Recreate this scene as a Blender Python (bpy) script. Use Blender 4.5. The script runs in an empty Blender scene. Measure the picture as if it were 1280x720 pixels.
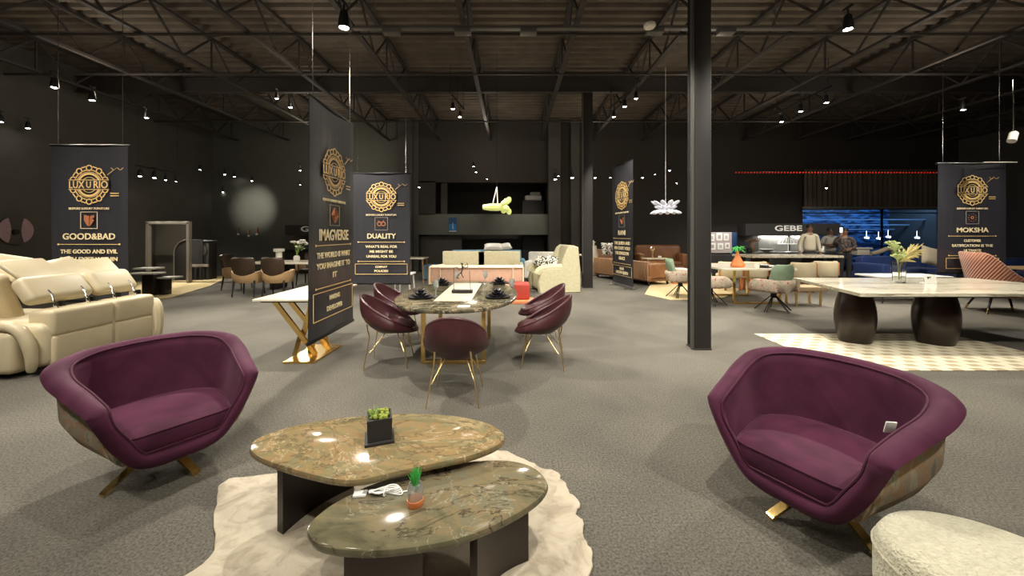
import bpy, bmesh, math, random
from mathutils import Vector, Matrix, Quaternion
PI = math.pi
sc = bpy.context.scene
COL = sc.collection
H, F, CX, CY = 1.55, 480.0, 640.0, 292.5      # eye height, focal length in pixels, principal point

def G(px, py, z=0.0):
    """world point at height z seen at a pixel of the 1280x720 frame"""
    d = (H - z) * F / (py - CY)
    return Vector(((px - CX) / F * d, d, z))
def PD(px, py, d):
    return Vector(((px - CX) / F * d, d, H - (py - CY) * d / F))

# ---------------------------------------------------------------- materials
def _nt(name):
    m = bpy.data.materials.new(name); m.use_nodes = True
    nt = m.node_tree; b = nt.nodes['Principled BSDF']
    return m, nt, b
def mat(name, col, rough=.5, metal=0., col2=None, scale=8., bump=0., bscale=60., sheen=0., spec=.5,
        detail=4., dist=0., stretch=None, coat=0., lo=.35, hi=.65, emit=None, es=0., alpha=1., trans=0.):
    m, nt, b = _nt(name)
    b.inputs['Base Color'].default_value = (*col, 1)
    b.inputs['Roughness'].default_value = rough
    b.inputs['Metallic'].default_value = metal
    b.inputs['Specular IOR Level'].default_value = spec
    b.inputs['Coat Weight'].default_value = coat
    b.inputs['Alpha'].default_value = alpha
    b.inputs['Transmission Weight'].default_value = trans
    if sheen:
        b.inputs['Sheen Weight'].default_value = sheen
        b.inputs['Sheen Roughness'].default_value = .45
    if emit:
        b.inputs['Emission Color'].default_value = (*emit, 1)
        b.inputs['Emission Strength'].default_value = es
    L = nt.links
    vec = None
    if col2 or bump:
        tc = nt.nodes.new('ShaderNodeTexCoord'); mp = nt.nodes.new('ShaderNodeMapping')
        if stretch: mp.inputs['Scale'].default_value = stretch
        L.new(tc.outputs['Object'], mp.inputs['Vector']); vec = mp.outputs['Vector']
    if col2:
        n = nt.nodes.new('ShaderNodeTexNoise'); n.inputs['Scale'].default_value = scale
        n.inputs['Detail'].default_value = detail; n.inputs['Distortion'].default_value = dist
        L.new(vec, n.inputs['Vector'])
        r = nt.nodes.new('ShaderNodeValToRGB')
        r.color_ramp.elements[0].position = lo; r.color_ramp.elements[0].color = (*col, 1)
        r.color_ramp.elements[1].position = hi; r.color_ramp.elements[1].color = (*col2, 1)
        L.new(n.outputs['Fac'], r.inputs['Fac']); L.new(r.outputs['Color'], b.inputs['Base Color'])
    if bump:
        n2 = nt.nodes.new('ShaderNodeTexNoise'); n2.inputs['Scale'].default_value = bscale
        n2.inputs['Detail'].default_value = 3
        L.new(vec, n2.inputs['Vector'])
        bp = nt.nodes.new('ShaderNodeBump'); bp.inputs['Strength'].default_value = bump
        bp.inputs['Distance'].default_value = .02
        L.new(n2.outputs['Fac'], bp.inputs['Height']); L.new(bp.outputs['Normal'], b.inputs['Normal'])
    return m
def emis(name, col, s):
    return mat(name, col, .5, emit=col, es=s)

def ramp(nt, stops):
    r = nt.nodes.new('ShaderNodeValToRGB'); e = r.color_ramp.elements
    while len(e) < len(stops): e.new(.5)
    for i, (p, c) in enumerate(stops): e[i].position = p; e[i].color = (*c, 1)
    return r
def mixc(nt, fac, a, b_):
    m = nt.nodes.new('ShaderNodeMix'); m.data_type = 'RGBA'
    for s, v in ((m.inputs['Factor'], fac), (m.inputs['A'], a), (m.inputs['B'], b_)):
        if hasattr(v, 'is_linked') or hasattr(v, 'links'): nt.links.new(v, s)
        elif isinstance(v, (int, float)): s.default_value = v
        else: s.default_value = (*v, 1)
    # RGBA sockets share names, link by index as well
    return m
def rgba_mix(nt, fac, a, b_):
    m = nt.nodes.new('ShaderNodeMix'); m.data_type = 'RGBA'
    fa, A, B = m.inputs[0], m.inputs[6], m.inputs[7]
    for s, v in ((fa, fac), (A, a), (B, b_)):
        if isinstance(v, bpy.types.NodeSocket): nt.links.new(v, s)
        elif isinstance(v, (int, float)): s.default_value = v
        else: s.default_value = (*v, 1)
    return m.outputs[2]
def noise(nt, vec, scale, detail=4, dist=0., rough=.5):
    n = nt.nodes.new('ShaderNodeTexNoise'); n.inputs['Scale'].default_value = scale
    n.inputs['Detail'].default_value = detail; n.inputs['Distortion'].default_value = dist
    n.inputs['Roughness'].default_value = rough
    nt.links.new(vec, n.inputs['Vector']); return n
def objvec(nt, sc_=(1, 1, 1), loc=(0, 0, 0), rot=(0, 0, 0)):
    tc = nt.nodes.new('ShaderNodeTexCoord'); mp = nt.nodes.new('ShaderNodeMapping')
    mp.inputs['Scale'].default_value = sc_; mp.inputs['Location'].default_value = loc
    mp.inputs['Rotation'].default_value = rot
    nt.links.new(tc.outputs['Object'], mp.inputs['Vector']); return mp.outputs['Vector']

def marble(name, base, veinc, darkc, scale=2.2, rough=.12, vs=(.47, .5, .53), loc=(0, 0, 0), rot=(0, 0, .5), coat=.5, str_=(1, 1.8, 1)):
    """base: list of ramp stops; thin veins where a distorted noise crosses its middle"""
    m, nt, b = _nt(name)
    v = objvec(nt, str_, loc, rot)
    n = noise(nt, v, scale, 9, 1.6, .62)
    r = ramp(nt, base); nt.links.new(n.outputs['Fac'], r.inputs['Fac'])
    n2 = noise(nt, v, scale * .75, 7, 2.6, .6)
    r2 = ramp(nt, [(vs[0], (0, 0, 0)), (vs[1], (1, 1, 1)), (vs[2], (0, 0, 0))])
    nt.links.new(n2.outputs['Fac'], r2.inputs['Fac'])
    c1 = rgba_mix(nt, r2.outputs['Color'], r.outputs['Color'], veinc)
    n3 = noise(nt, objvec(nt, str_, (5 + loc[0], 2, 1), rot), scale * .55, 8, 2.2, .6)
    r3 = ramp(nt, [(.485, (0, 0, 0)), (.50, (1, 1, 1)), (.515, (0, 0, 0))])
    nt.links.new(n3.outputs['Fac'], r3.inputs['Fac'])
    c2 = rgba_mix(nt, r3.outputs['Color'], c1, darkc)
    nt.links.new(c2, b.inputs['Base Color'])
    b.inputs['Roughness'].default_value = rough - .03; b.inputs['Coat Weight'].default_value = 0
    b.inputs['Specular IOR Level'].default_value = .35
    return m

# ---------------------------------------------------------------- mesh helpers (all add to a bmesh)
def NB(): return bmesh.new()
def box(bm, c, s, bev=0., seg=2, rot=None, taper=None):
    r = bmesh.ops.create_cube(bm, size=1.0); vs = r['verts']
    for v in vs:
        v.co = Vector((v.co.x * s[0], v.co.y * s[1], v.co.z * s[2]))
        if taper and v.co.z > 0: v.co.x *= taper; v.co.y *= taper
    if bev:
        es = list({e for v in vs for e in v.link_edges})
        g = bmesh.ops.bevel(bm, geom=es, offset=min(bev, .49 * min(s)), segments=seg, profile=.5, affect='EDGES')
        vs = list({v for f in g['faces'] for v in f.verts} | {v for v in vs if v.is_valid})
        # collect all connected
        seen = set(vs); st = list(vs)
        while st:
            v = st.pop()
            for e in v.link_edges:
                w = e.other_vert(v)
                if w not in seen: seen.add(w); st.append(w)
        vs = list(seen)
    M = Matrix.Translation(Vector(c)) @ (rot if rot is not None else Matrix.Identity(4))
    for v in vs: v.co = M @ v.co
    return vs
def RX(a): return Matrix.Rotation(a, 4, 'X')
def RY(a): return Matrix.Rotation(a, 4, 'Y')
def RZ(a): return Matrix.Rotation(a, 4, 'Z')
def loft(bm, rings, cap0=True, cap1=True, closed=True):
    R = [[bm.verts.new(Vector(p)) for p in r] for r in rings]
    n = len(R[0])
    for a, b in zip(R, R[1:]):
        for i in range(n if closed else n - 1):
            j = (i + 1) % n
            try: bm.faces.new((a[i], a[j], b[j], b[i]))
            except ValueError: pass
    if cap0: bm.faces.new(R[0][::-1])
    if cap1: bm.faces.new(R[-1])
    return R
def lathe(bm, prof, c=(0, 0, 0), n=24, rot=None, sx=1, sy=1, caps=True):
    M = Matrix.Translation(Vector(c)) @ (rot if rot is not None else Matrix.Identity(4))
    rings = [[M @ Vector((r * sx * math.cos(2 * PI * i / n), r * sy * math.sin(2 * PI * i / n), z)) for i in range(n)] for r, z in prof]
    return loft(bm, rings, caps, caps)
def tube(bm, pts, r, n=8, closed=False, taper=None, flat=None):
    """swept round (or flat=(w,t)) bar along points"""
    pts = [Vector(p) for p in pts]; m = len(pts); rings = []; up = None
    for i, p in enumerate(pts):
        if closed: t = pts[(i + 1) % m] - pts[i - 1]
        else: t = pts[min(i + 1, m - 1)] - pts[max(i - 1, 0)]
        if t.length < 1e-9: t = Vector((0, 0, 1))
        t.normalize()
        if up is None:
            up = Vector((0, 0, 1)) if abs(t.z) < .9 else Vector((0, 1, 0))
        x = t.cross(up)
        if x.length < 1e-6: x = t.orthogonal()
        x.normalize(); y = x.cross(t).normalized(); up = y
        rr = r if taper is None else r * taper[i] if isinstance(taper, (list, tuple)) else r * (1 + (taper - 1) * i / max(1, m - 1))
        ring = []
        for k in range(n):
            a = 2 * PI * (k + .5) / n
            ring.append(p + x * math.cos(a) * rr + y * math.sin(a) * rr)
        rings.append(ring)
    if closed:
        rings.append(rings[0]); R = [[bm.verts.new(q) for q in g] for g in rings[:-1]]
        for i in range(m):
            a, b = R[i], R[(i + 1) % m]
            for k in range(n): bm.faces.new((a[k], a[(k + 1) % n], b[(k + 1) % n], b[k]))
    else: loft(bm, rings)
def bar(bm, a, b, w, t, up=(0, 0, 1)):
    """rectangular bar from a to b, width w (sideways) and thickness t"""
    a = Vector(a); b = Vector(b); d = (b - a).normalized(); s = d.cross(Vector(up))
    if s.length < 1e-6: s = d.orthogonal()
    s.normalize(); u = s.cross(d).normalized()
    q = [(-w / 2, -t / 2), (w / 2, -t / 2), (w / 2, t / 2), (-w / 2, t / 2)]
    loft(bm, [[p + s * x + u * y for x, y in q] for p in (a, b)])
def prism(bm, poly, z0, z1, bev=0.):
    """extruded polygon (list of xy), optional rounded edges"""
    poly = [Vector((p[0], p[1])) for p in poly]
    c = sum(poly, Vector((0, 0))) / len(poly)
    def ring(z, off):
        out = []
        for p in poly:
            d = p - c; L = d.length
            q = p - d / L * off if L > 1e-6 else p
            out.append((q.x, q.y, z))
        return out
    if bev:
        b = bev
        rings = [ring(z0, b), ring(z0 + b * .3, b * .3), ring(z0 + b, 0), ring(z1 - b, 0), ring(z1 - b * .3, b * .3), ring(z1, b)]
    else: rings = [ring(z0, 0), ring(z1, 0)]
    return loft(bm, rings)
def spline(pts, n, closed=False):
    """Catmull-Rom through points, n samples"""
    P = [Vector(p) for p in pts]; m = len(P); out = []
    segs = m if closed else m - 1
    for i in range(n):
        u = i * segs / n if closed else i * segs / (n - 1)
        k = min(int(u), segs - 1); t = u - k
        if closed: a, b, c, d = P[(k - 1) % m], P[k % m], P[(k + 1) % m], P[(k + 2) % m]
        else: a, b, c, d = P[max(k - 1, 0)], P[k], P[min(k + 1, m - 1)], P[min(k + 2, m - 1)]
        out.append(.5 * ((2 * b) + (c - a) * t + (2 * a - 5 * b + 4 * c - d) * t * t + (3 * b - a - 3 * c + d) * t ** 3))
    return out
def ball(bm, c, r, n=12, m=8, sc_=(1, 1, 1), rot=None):
    M = Matrix.Translation(Vector(c)) @ (rot if rot is not None else Matrix.Identity(4)) @ Matrix.Diagonal((*sc_, 1))
    bmesh.ops.create_uvsphere(bm, u_segments=n, v_segments=m, radius=r, matrix=M)
def pillow(bm, c, s, rot=None, puff=1., n=10, e=3.2):
    """soft cushion: superellipsoid plan with thin edges"""
    M = Matrix.Translation(Vector(c)) @ (rot if rot is not None else Matrix.Identity(4))
    for sgn in (1, -1):
        grid = []
        for i in range(n + 1):
            row = []
            for j in range(n + 1):
                u = -1 + 2 * i / n; v = -1 + 2 * j / n
                k = (1 - abs(u) ** e) * (1 - abs(v) ** e)
                row.append(bm.verts.new(M @ Vector((u * s[0] / 2 * (1 - .05 * (1 - abs(v))), v * s[1] / 2 * (1 - .05 * (1 - abs(u))), sgn * s[2] / 2 * max(k, 0) ** (.5 * puff)))))
            grid.append(row)
        for i in range(n):
            for j in range(n):
                q = (grid[i][j], grid[i + 1][j], grid[i + 1][j + 1], grid[i][j + 1])
                bm.faces.new(q if sgn > 0 else q[::-1])
    bmesh.ops.remove_doubles(bm, verts=bm.verts[:], dist=1e-5)

def obj(name, bm, m, parent=None, smooth=True, loc=None, rz=None, auto=35):
    me = bpy.data.meshes.new(name)
    bmesh.ops.recalc_face_normals(bm, faces=bm.faces[:])
    bm.to_mesh(me); bm.free()
    ms = m if isinstance(m, (list, tuple)) else [m]
    for k in ms: me.materials.append(k)
    if smooth:
        for p in me.polygons: p.use_smooth = True
        me.set_sharp_from_angle(angle=math.radians(auto))
    o = bpy.data.objects.new(name, me); COL.objects.link(o)
    if parent: o.parent = parent
    if loc is not None: o.location = loc
    if rz is not None: o.rotation_euler = (0, 0, rz)
    return o
def sub(o, lv=2):
    s = o.modifiers.new('sub', 'SUBSURF'); s.levels = lv; s.render_levels = lv; return o
def thing(name, label, cat, loc=(0, 0, 0), rz=0., group=None, s=None):
    o = bpy.data.objects.new(name, None); COL.objects.link(o)
    o.empty_display_size = .1
    o.location = loc; o.rotation_euler = (0, 0, rz); o['label'] = label; o['category'] = cat
    if group: o['group'] = group
    if s: o.scale = (s, s, s)
    return o
def tag(o, label, cat, group=None):
    o['label'] = label; o['category'] = cat
    if group: o['group'] = group
    return o
def struct(name, bm, m, smooth=False, parent=None):
    o = obj(name, bm, m, parent, smooth)
    if not parent: o['kind'] = 'structure'
    return o
KIDS = {}
def dup(root, loc=None, rz=None, label=None, group=None, s=None):
    r = root.copy(); COL.objects.link(r)
    if loc is not None: r.location = loc
    if rz is not None: r.rotation_euler = (0, 0, rz)
    if label: r['label'] = label
    if group: r['group'] = group
    if s: r.scale = (s, s, s)
    for ch in list(root.children):
        c = ch.copy(); COL.objects.link(c); c.parent = r
        for g in list(ch.children):
            d = g.copy(); COL.objects.link(d); d.parent = c
    return r
def text_bm(bm, s, size, c, xdir=(1, 0, 0), up=(0, 0, 1), depth=.002, width=None, bold=.0, align='CENTER'):
    """solid lettering added to a bmesh, centred at c"""
    cu = bpy.data.curves.new('t', 'FONT'); cu.body = s; cu.size = 1.0; cu.align_x = align; cu.align_y = 'CENTER'
    cu.extrude = .01; cu.offset = bold; cu.resolution_u = 3
    o = bpy.data.objects.new('t', cu); COL.objects.link(o)
    dg = bpy.context.evaluated_depsgraph_get()
    me = bpy.data.meshes.new_from_object(o.evaluated_get(dg))
    xs = [v.co.x for v in me.vertices]
    k = size
    kx = width / (max(xs) - min(xs)) if width else k
    X = Vector(xdir).normalized(); U = Vector(up).normalized(); N = X.cross(U)
    t = bmesh.new(); t.from_mesh(me)
    for v in t.verts:
        v.co = Vector(c) + X * v.co.x * kx + U * v.co.y * k + N * (v.co.z / .01 * depth)
    tm = bpy.data.meshes.new('tmp'); t.to_mesh(tm); t.free(); bm.from_mesh(tm)
    bpy.data.objects.remove(o); bpy.data.curves.remove(cu); bpy.data.meshes.remove(me); bpy.data.meshes.remove(tm)
# ---------------------------------------------------------------- the materials of the place
GOLD = mat('brass', (.83, .58, .22), .22, 1.)
GOLD2 = mat('pale_brass', (.80, .60, .30), .3, 1.)
CHROME = mat('chrome', (.75, .75, .73), .15, 1.)
BLACK = mat('black_metal', (.012, .012, .012), .4, .3)
BLACKM = mat('matt_black', (.018, .016, .015), .7)
def velvet(name, c1, c2, sheen=.6):
    m, nt, b = _nt(name)
    v = objvec(nt)
    n = noise(nt, v, 5., 5, .6); r = ramp(nt, [(.35, c1), (.68, c2)])
    nt.links.new(n.outputs['Fac'], r.inputs['Fac']); nt.links.new(r.outputs['Color'], b.inputs['Base Color'])
    b.inputs['Roughness'].default_value = .75; b.inputs['Specular IOR Level'].default_value = .2
    b.inputs['Sheen Weight'].default_value = sheen; b.inputs['Sheen Roughness'].default_value = .35
    b.inputs['Sheen Tint'].default_value = (.75, .45, .55, 1)
    n2 = noise(nt, v, 260., 2); bp = nt.nodes.new('ShaderNodeBump'); bp.inputs['Strength'].default_value = .12
    bp.inputs['Distance'].default_value = .01
    nt.links.new(n2.outputs['Fac'], bp.inputs['Height']); nt.links.new(bp.outputs['Normal'], b.inputs['Normal'])
    return m
VELVET = velvet('plum_velvet', (.046, .009, .025), (.078, .016, .042), .18)
VELVET_D = velvet('plum_piping', (.05, .011, .026), (.065, .015, .034), .2)
def shell_fabric():
    m, nt, b = _nt('watercolour_fabric')
    v = objvec(nt, (1, 1, .8))
    n = noise(nt, v, 5.5, 8, 1.2, .7)
    r = ramp(nt, [(.30, (.12, .10, .07)), (.42, (.34, .31, .22)), (.50, (.40, .22, .12)), (.56, (.42, .38, .28)), (.66, (.20, .23, .15))])
    nt.links.new(n.outputs['Fac'], r.inputs['Fac']); nt.links.new(r.outputs['Color'], b.inputs['Base Color'])
    b.inputs['Roughness'].default_value = .8
    return m
SHELLF = shell_fabric()
MARB_GOLD = marble('green_gold_marble', [(.28, (.10, .085, .045)), (.42, (.19, .155, .08)), (.50, (.245, .165, .078)), (.56, (.17, .155, .085)), (.66, (.32, .245, .13)), (.80, (.16, .14, .08))],
                   (.42, .33, .21), (.12, .09, .05), 1.9, .12, (.476, .486, .496), (0, 0, 0), (0, 0, .4))
MARB_GREEN = marble('green_brown_marble', [(.28, (.075, .07, .042)), (.44, (.135, .122, .072)), (.52, (.18, .14, .078)), (.60, (.145, .135, .088)), (.76, (.22, .20, .135))],
                    (.27, .25, .18), (.055, .043, .028), 1.9, .12, (.482, .489, .496), (3, 1, 0), (0, 0, -.5))
MARB_DIN = marble('dark_grey_marble', [(.30, (.030, .030, .020)), (.45, (.075, .070, .048)), (.55, (.13, .105, .065)), (.72, (.19, .165, .11))],
                  (.42, .36, .24), (.02, .02, .012), 1.5, .16, (.47, .484, .498), (7, 3, 0), (0, 0, .9))
MARB_WHITE = marble('white_marble', [(.35, (.42, .38, .27)), (.45, (.66, .61, .47)), (.6, (.72, .68, .54)), (.75, (.50, .46, .34))], (.34, .30, .2), (.25, .22, .16), 1.6, .15,
                    (.48, .488, .496), (2, 1, 0), (0, 0, .04), .4, (.12, 2.6, 1))
IVORY_TOP = mat('ivory_stone', (.68, .63, .50), .25, 0, (.60, .54, .42), 6., coat=.2)
DARKW = mat('dark_bronze_lacquer', (.016, .008, .005), .28, 0., coat=.12)
DARKW2 = mat('dark_walnut', (.012, .007, .005), .45, 0, (.020, .011, .007), 3., stretch=(1, 1, .3), coat=.12)
CREAM = mat('cream_leather', (.67, .58, .39), .42, 0, (.63, .54, .355), 4., bump=.08, bscale=25.)
CREAM2 = mat('ivory_leather', (.62, .53, .35), .45, 0, (.57, .48, .32), 4.)
SOFAC = mat('sand_fabric', (.47, .44, .29), .8, 0, (.42, .385, .25), 20., bump=.1, bscale=200.)
PINK = mat('blush_fabric', (.66, .42, .30), .8, 0, (.60, .38, .27), 12.)
PINKL = mat('pale_blush_fabric', (.74, .60, .44), .8)
REDF = mat('red_fabric', (.36, .035, .02), .7)
ORANGE = mat('orange_leather', (.55, .18, .04), .5)
TERRA = mat('orange_ceramic', (.75, .23, .07), .4)
BROWNL = mat('tan_leather', (.24, .105, .042), .5, 0, (.19, .08, .03), 6.)
BROWNR = mat('tan_ribbed_leather', (.40, .22, .115), .55)
BURG = mat('burgundy_leather', (.045, .012, .016), .38, 0, (.060, .017, .021), 5., bump=.05, bscale=40.)
BURG_D = mat('burgundy_piping', (.05, .015, .018), .4)
BROWNF = mat('dark_brown_leather', (.045, .026, .014), .5, 0, (.06, .036, .02), 6.)
TAN = mat('camel_leather', (.48, .32, .16), .5, 0, (.42, .27, .13), 6.)
BLUEF = mat('pale_blue_fabric', (.14, .32, .46), .7)
NAVY = mat('navy_velvet', (.010, .035, .16), .6, sheen=.3)
SAGE = mat('sage_fabric', (.21, .29, .19), .75, 0, (.18, .25, .165), 10.)
def floral():
    m, nt, b = _nt('floral_fabric')
    v = objvec(nt)
    n = noise(nt, v, 14., 4, .8, .6)
    r = ramp(nt, [(.36, (.30, .06, .05)), (.44, (.50, .44, .33)), (.51, (.34, .22, .17)), (.56, (.52, .47, .36)), (.62, (.22, .24, .16)), (.68, (.42, .20, .16))])
    nt.links.new(n.outputs['Fac'], r.inputs['Fac']); nt.links.new(r.outputs['Color'], b.inputs['Base Color'])
    b.inputs['Roughness'].default_value = .8
    return m
FLORAL = floral()
SALMON = mat('salmon_velvet', (.50, .21, .12), .7, 0, (.44, .175, .10), 8., sheen=.4)
BOUCLE = mat('boucle', (.60, .57, .42), .95, 0, (.50, .47, .34), 60., bump=.9, bscale=90., sheen=.3)
GREENL = mat('leaf_green', (.12, .26, .05), .6, 0, (.26, .32, .08), 30.)
GREENB = mat('bright_leaf_green', (.06, .42, .08), .5)
MOSSY = mat('yellow_green_moss', (.30, .34, .04), .9, 0, (.16, .22, .04), 40.)
DRY = mat('dried_leaf', (.52, .42, .17), .8, 0, (.38, .34, .12), 15.)
WHITE = mat('white_ceramic', (.78, .76, .70), .35)
PAPER = mat('white_card', (.80, .79, .74), .8)
PLASTW = mat('white_plastic', (.75, .75, .72), .4)
INK = mat('ink', (.03, .03, .035), .7)
CLEAR = mat('clear_glass', (.96, .98, .97), .03, trans=1.)
SMOKE = mat('frosted_glass', (.75, .80, .78), .25, trans=.85)
WOOD = mat('oak', (.30, .18, .08), .5, 0, (.22, .125, .055), 4., stretch=(6, 1, 1))
BANNER = mat('banner_black_vinyl', (.030, .030, .038), .38, 0, (.036, .036, .044), 2., bump=.25, bscale=2.2, stretch=(3, 1, .35))
GPRINT = mat('gold_print', (.86, .60, .25), .4, 0.)
WPRINT = mat('cream_print', (.92, .78, .48), .5)
CPRINT = mat('copper_print', (.45, .17, .08), .45)
def carpet():
    m, nt, b = _nt('grey_carpet')
    v = objvec(nt)
    n = noise(nt, v, 75., 4, 0, .8); r = ramp(nt, [(.36, (.060, .055, .046)), (.64, (.172, .161, .138))])
    nt.links.new(n.outputs['Fac'], r.inputs['Fac'])
    n2 = noise(nt, v, 1.1, 5, .5); r2 = ramp(nt, [(.3, (.80, .80, .80)), (.7, (1.12, 1.11, 1.08))])
    nt.links.new(n2.outputs['Fac'], r2.inputs['Fac'])
    mm = nt.nodes.new('ShaderNodeMix'); mm.data_type = 'RGBA'; mm.blend_type = 'MULTIPLY'; mm.inputs[0].default_value = 1
    nt.links.new(r.outputs['Color'], mm.inputs[6]); nt.links.new(r2.outputs['Color'], mm.inputs[7])
    nt.links.new(mm.outputs[2], b.inputs['Base Color'])
    b.inputs['Roughness'].default_value = .95; b.inputs['Specular IOR Level'].default_value = .15
    bp = nt.nodes.new('ShaderNodeBump'); bp.inputs['Strength'].default_value = .5; bp.inputs['Distance'].default_value = .01
    nt.links.new(n.outputs['Fac'], bp.inputs['Height']); nt.links.new(bp.outputs['Normal'], b.inputs['Normal'])
    return m
CARPET = carpet()
WALL = mat('charcoal_paint', (.062, .058, .050), .75, 0, (.070, .066, .057), 3., bump=.1, bscale=30.)
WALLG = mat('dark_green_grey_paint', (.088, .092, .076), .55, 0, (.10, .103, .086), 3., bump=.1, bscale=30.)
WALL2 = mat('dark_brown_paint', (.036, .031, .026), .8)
CEILM = mat('brown_steel_deck', (.12, .095, .072), .75, 0, (.085, .068, .052), 2.5)
STEEL = mat('dark_roof_steel', (.030, .024, .020), .7)
COLM = mat('dark_bronze_paint', (.013, .011, .009), .6, 0., (.016, .014, .012), 4.)
COLM2 = mat('grey_edge_paint', (.085, .082, .075), .45, .2)
BRUSHED = mat('brushed_steel', (.42, .42, .40), .35, .9, (.34, .34, .32), 3., stretch=(30, 1, 1))
def rugm():
    m, nt, b = _nt('cream_shag')
    v = objvec(nt)
    n = noise(nt, v, 7., 7, 1.0, .65); r = ramp(nt, [(.35, (.30, .255, .185)), (.5, (.42, .365, .275)), (.7, (.49, .435, .34))])
    nt.links.new(n.outputs['Fac'], r.inputs['Fac']); nt.links.new(r.outputs['Color'], b.inputs['Base Color'])
    b.inputs['Roughness'].default_value = .7
    bp = nt.nodes.new('ShaderNodeBump'); bp.inputs['Strength'].default_value = .5; bp.inputs['Distance'].default_value = .02
    nt.links.new(n.outputs['Fac'], bp.inputs['Height']); nt.links.new(bp.outputs['Normal'], b.inputs['Normal'])
    return m
RUG = rugm()
def checkrug():
    m, nt, b = _nt('ivory_checked_weave')
    v = objvec(nt)
    # staggered rows of small beige blocks on ivory
    sx = nt.nodes.new('ShaderNodeSeparateXYZ'); nt.links.new(v, sx.inputs[0])
    def mth(op, a, b_=None):
        n = nt.nodes.new('ShaderNodeMath'); n.operation = op
        for k, q in enumerate((a, b_)):
            if q is None: continue
            if isinstance(q, (int, float)): n.inputs[k].default_value = q
            else: nt.links.new(q, n.inputs[k])
        return n.outputs[0]
    row = mth('DIVIDE', sx.outputs[1], .135); fl = mth('FLOOR', row); fy = mth('SUBTRACT', row, fl)
    ux = mth('ADD', mth('DIVIDE', sx.outputs[0], .25), mth('MULTIPLY', fl, .5)); fx = mth('FRACT', ux)
    f = mth('MULTIPLY', mth('LESS_THAN', fx, .52), mth('LESS_THAN', fy, .62))
    nn = noise(nt, v, 9., 3); c1 = rgba_mix(nt, nn.outputs['Fac'], (.52, .47, .34), (.64, .59, .45)); c2 = rgba_mix(nt, nn.outputs['Fac'], (.26, .21, .12), (.42, .36, .24))
    nt.links.new(rgba_mix(nt, f, c1, c2), b.inputs['Base Color']); b.inputs['Roughness'].default_value = .9
    return m
CHECK = checkrug()
GLOW = emis('lamp_glow', (1., .93, .78), 60.)
# ---------------------------------------------------------------- the room
XL, XR, YB, YF, ZC = -12.5, 18.6, 16.0, -3.0, 6.3
bm = NB(); box(bm, ((XL + XR) / 2, 8, -.05), (XR - XL, 24, .1)); struct('floor', bm, CARPET)
bm = NB(); box(bm, (XL - .1, 8, ZC / 2), (.2, 24, ZC)); struct('wall_left', bm, WALL)
bm = NB(); box(bm, (XR + .1, 8, ZC / 2), (.2, 24, ZC)); struct('wall_right', bm, WALL)
bm = NB(); box(bm, ((XL + XR) / 2, -4.1, ZC / 2), (XR - XL, .2, ZC)); struct('wall_front', bm, WALL)
# back wall in pieces: a greenish left part, a bulkhead band over a recess, dark right part up to the blue glazed room
bm = NB()
xa, xb = -3.9, 1.5                                   # the recess
box(bm, ((XL + xa) / 2, YB + .1, ZC / 2), (xa - XL, .2, ZC))
struct('wall_back_left', bm, WALLG)
bm = NB()
box(bm, ((xa + xb) / 2, YB + .15, 1.95), (xb - xa, .3, .86))
struct('wall_bulkhead', bm, WALLG)
bm = NB()
box(bm, ((xa + xb) / 2, YB + .15, 5.0), (xb - xa, .3, 2.6))
box(bm, (xa + .35, YB + .1, 3.05), (.7, .2, 1.4)); box(bm, (xa + 1.05, YB + .2, 3.05), (.25, .2, 1.4))
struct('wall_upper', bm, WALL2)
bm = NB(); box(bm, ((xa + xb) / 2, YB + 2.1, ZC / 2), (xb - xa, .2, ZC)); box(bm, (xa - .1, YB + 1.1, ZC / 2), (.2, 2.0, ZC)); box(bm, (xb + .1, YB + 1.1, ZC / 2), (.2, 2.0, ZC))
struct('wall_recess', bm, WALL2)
bm = NB(); box(bm, ((xa + xb) / 2, YB + 1., -.05), (xb - xa, 2.4, .1)); struct('floor_recess', bm, CARPET)
GX0, GX1 = 12.1, 17.9                                # blue glazed opening in the back wall
bm = NB()
box(bm, ((xb + .01 + GX0) / 2, YB + .1, ZC / 2), (GX0 - xb - .02, .2, ZC))
box(bm, ((GX0 + GX1) / 2, YB + .1, (2.62 + ZC) / 2), (GX1 - GX0, .2, ZC - 2.62))
box(bm, ((GX1 + XR) / 2, YB + .1, ZC / 2), (XR - GX1, .2, ZC))
struct('wall_back_right', bm, WALL2)
# pillars on the back wall
for n, (x, w) in enumerate(((1.75, .5), (2.6, .35), (-4.4, .6))):
    bm = NB(); box(bm, (x, YB - .12, ZC / 2), (w, .24, ZC), .01); struct('wall_pilaster_%d' % (n + 1), bm, WALL)
# shutter-like door in the left of the recess
bm = NB(); box(bm, (-3.0, YB + .25, .74), (1.75, .08, 1.46), .01)
d = struct('door_1', bm, WALL); bm = NB(); box(bm, (-2.3, YB + .19, .8), (.05, .05, .12), .01); obj('handle', bm, CHROME, d)
# blue room behind the glass
BLUEW = mat('blue_light_streaks', (.008, .025, .07), .4, 0, (.10, .30, .62), 2.6, detail=9., stretch=(.7, 1, 3.2), dist=1.2, lo=.46, hi=.66)  # streaks of light and reflections painted into the panel colour
bm = NB(); box(bm, ((GX0 + GX1) / 2 + 2., YB + 3.0, 1.6), (GX1 - GX0 + 5, .1, 3.4)); struct('wall_blue', bm, BLUEW)
bm = NB(); box(bm, (GX0 - .5, YB + 1.6, 1.6), (.1, 2.8, 3.2)); box(bm, (GX1 + 4.5, YB + 1.6, 1.6), (.1, 2.8, 3.2)); box(bm, (GX1 + 2.6, YB + .25, 1.6), (3.9, .1, 3.2)); struct('wall_blue_side', bm, WALL2)
bm = NB(); box(bm, ((GX0 + GX1) / 2 + 2., YB + 1.6, -.05), (GX1 - GX0 + 5, 2.8, .1)); struct('floor_blue_room', bm, CARPET)
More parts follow.
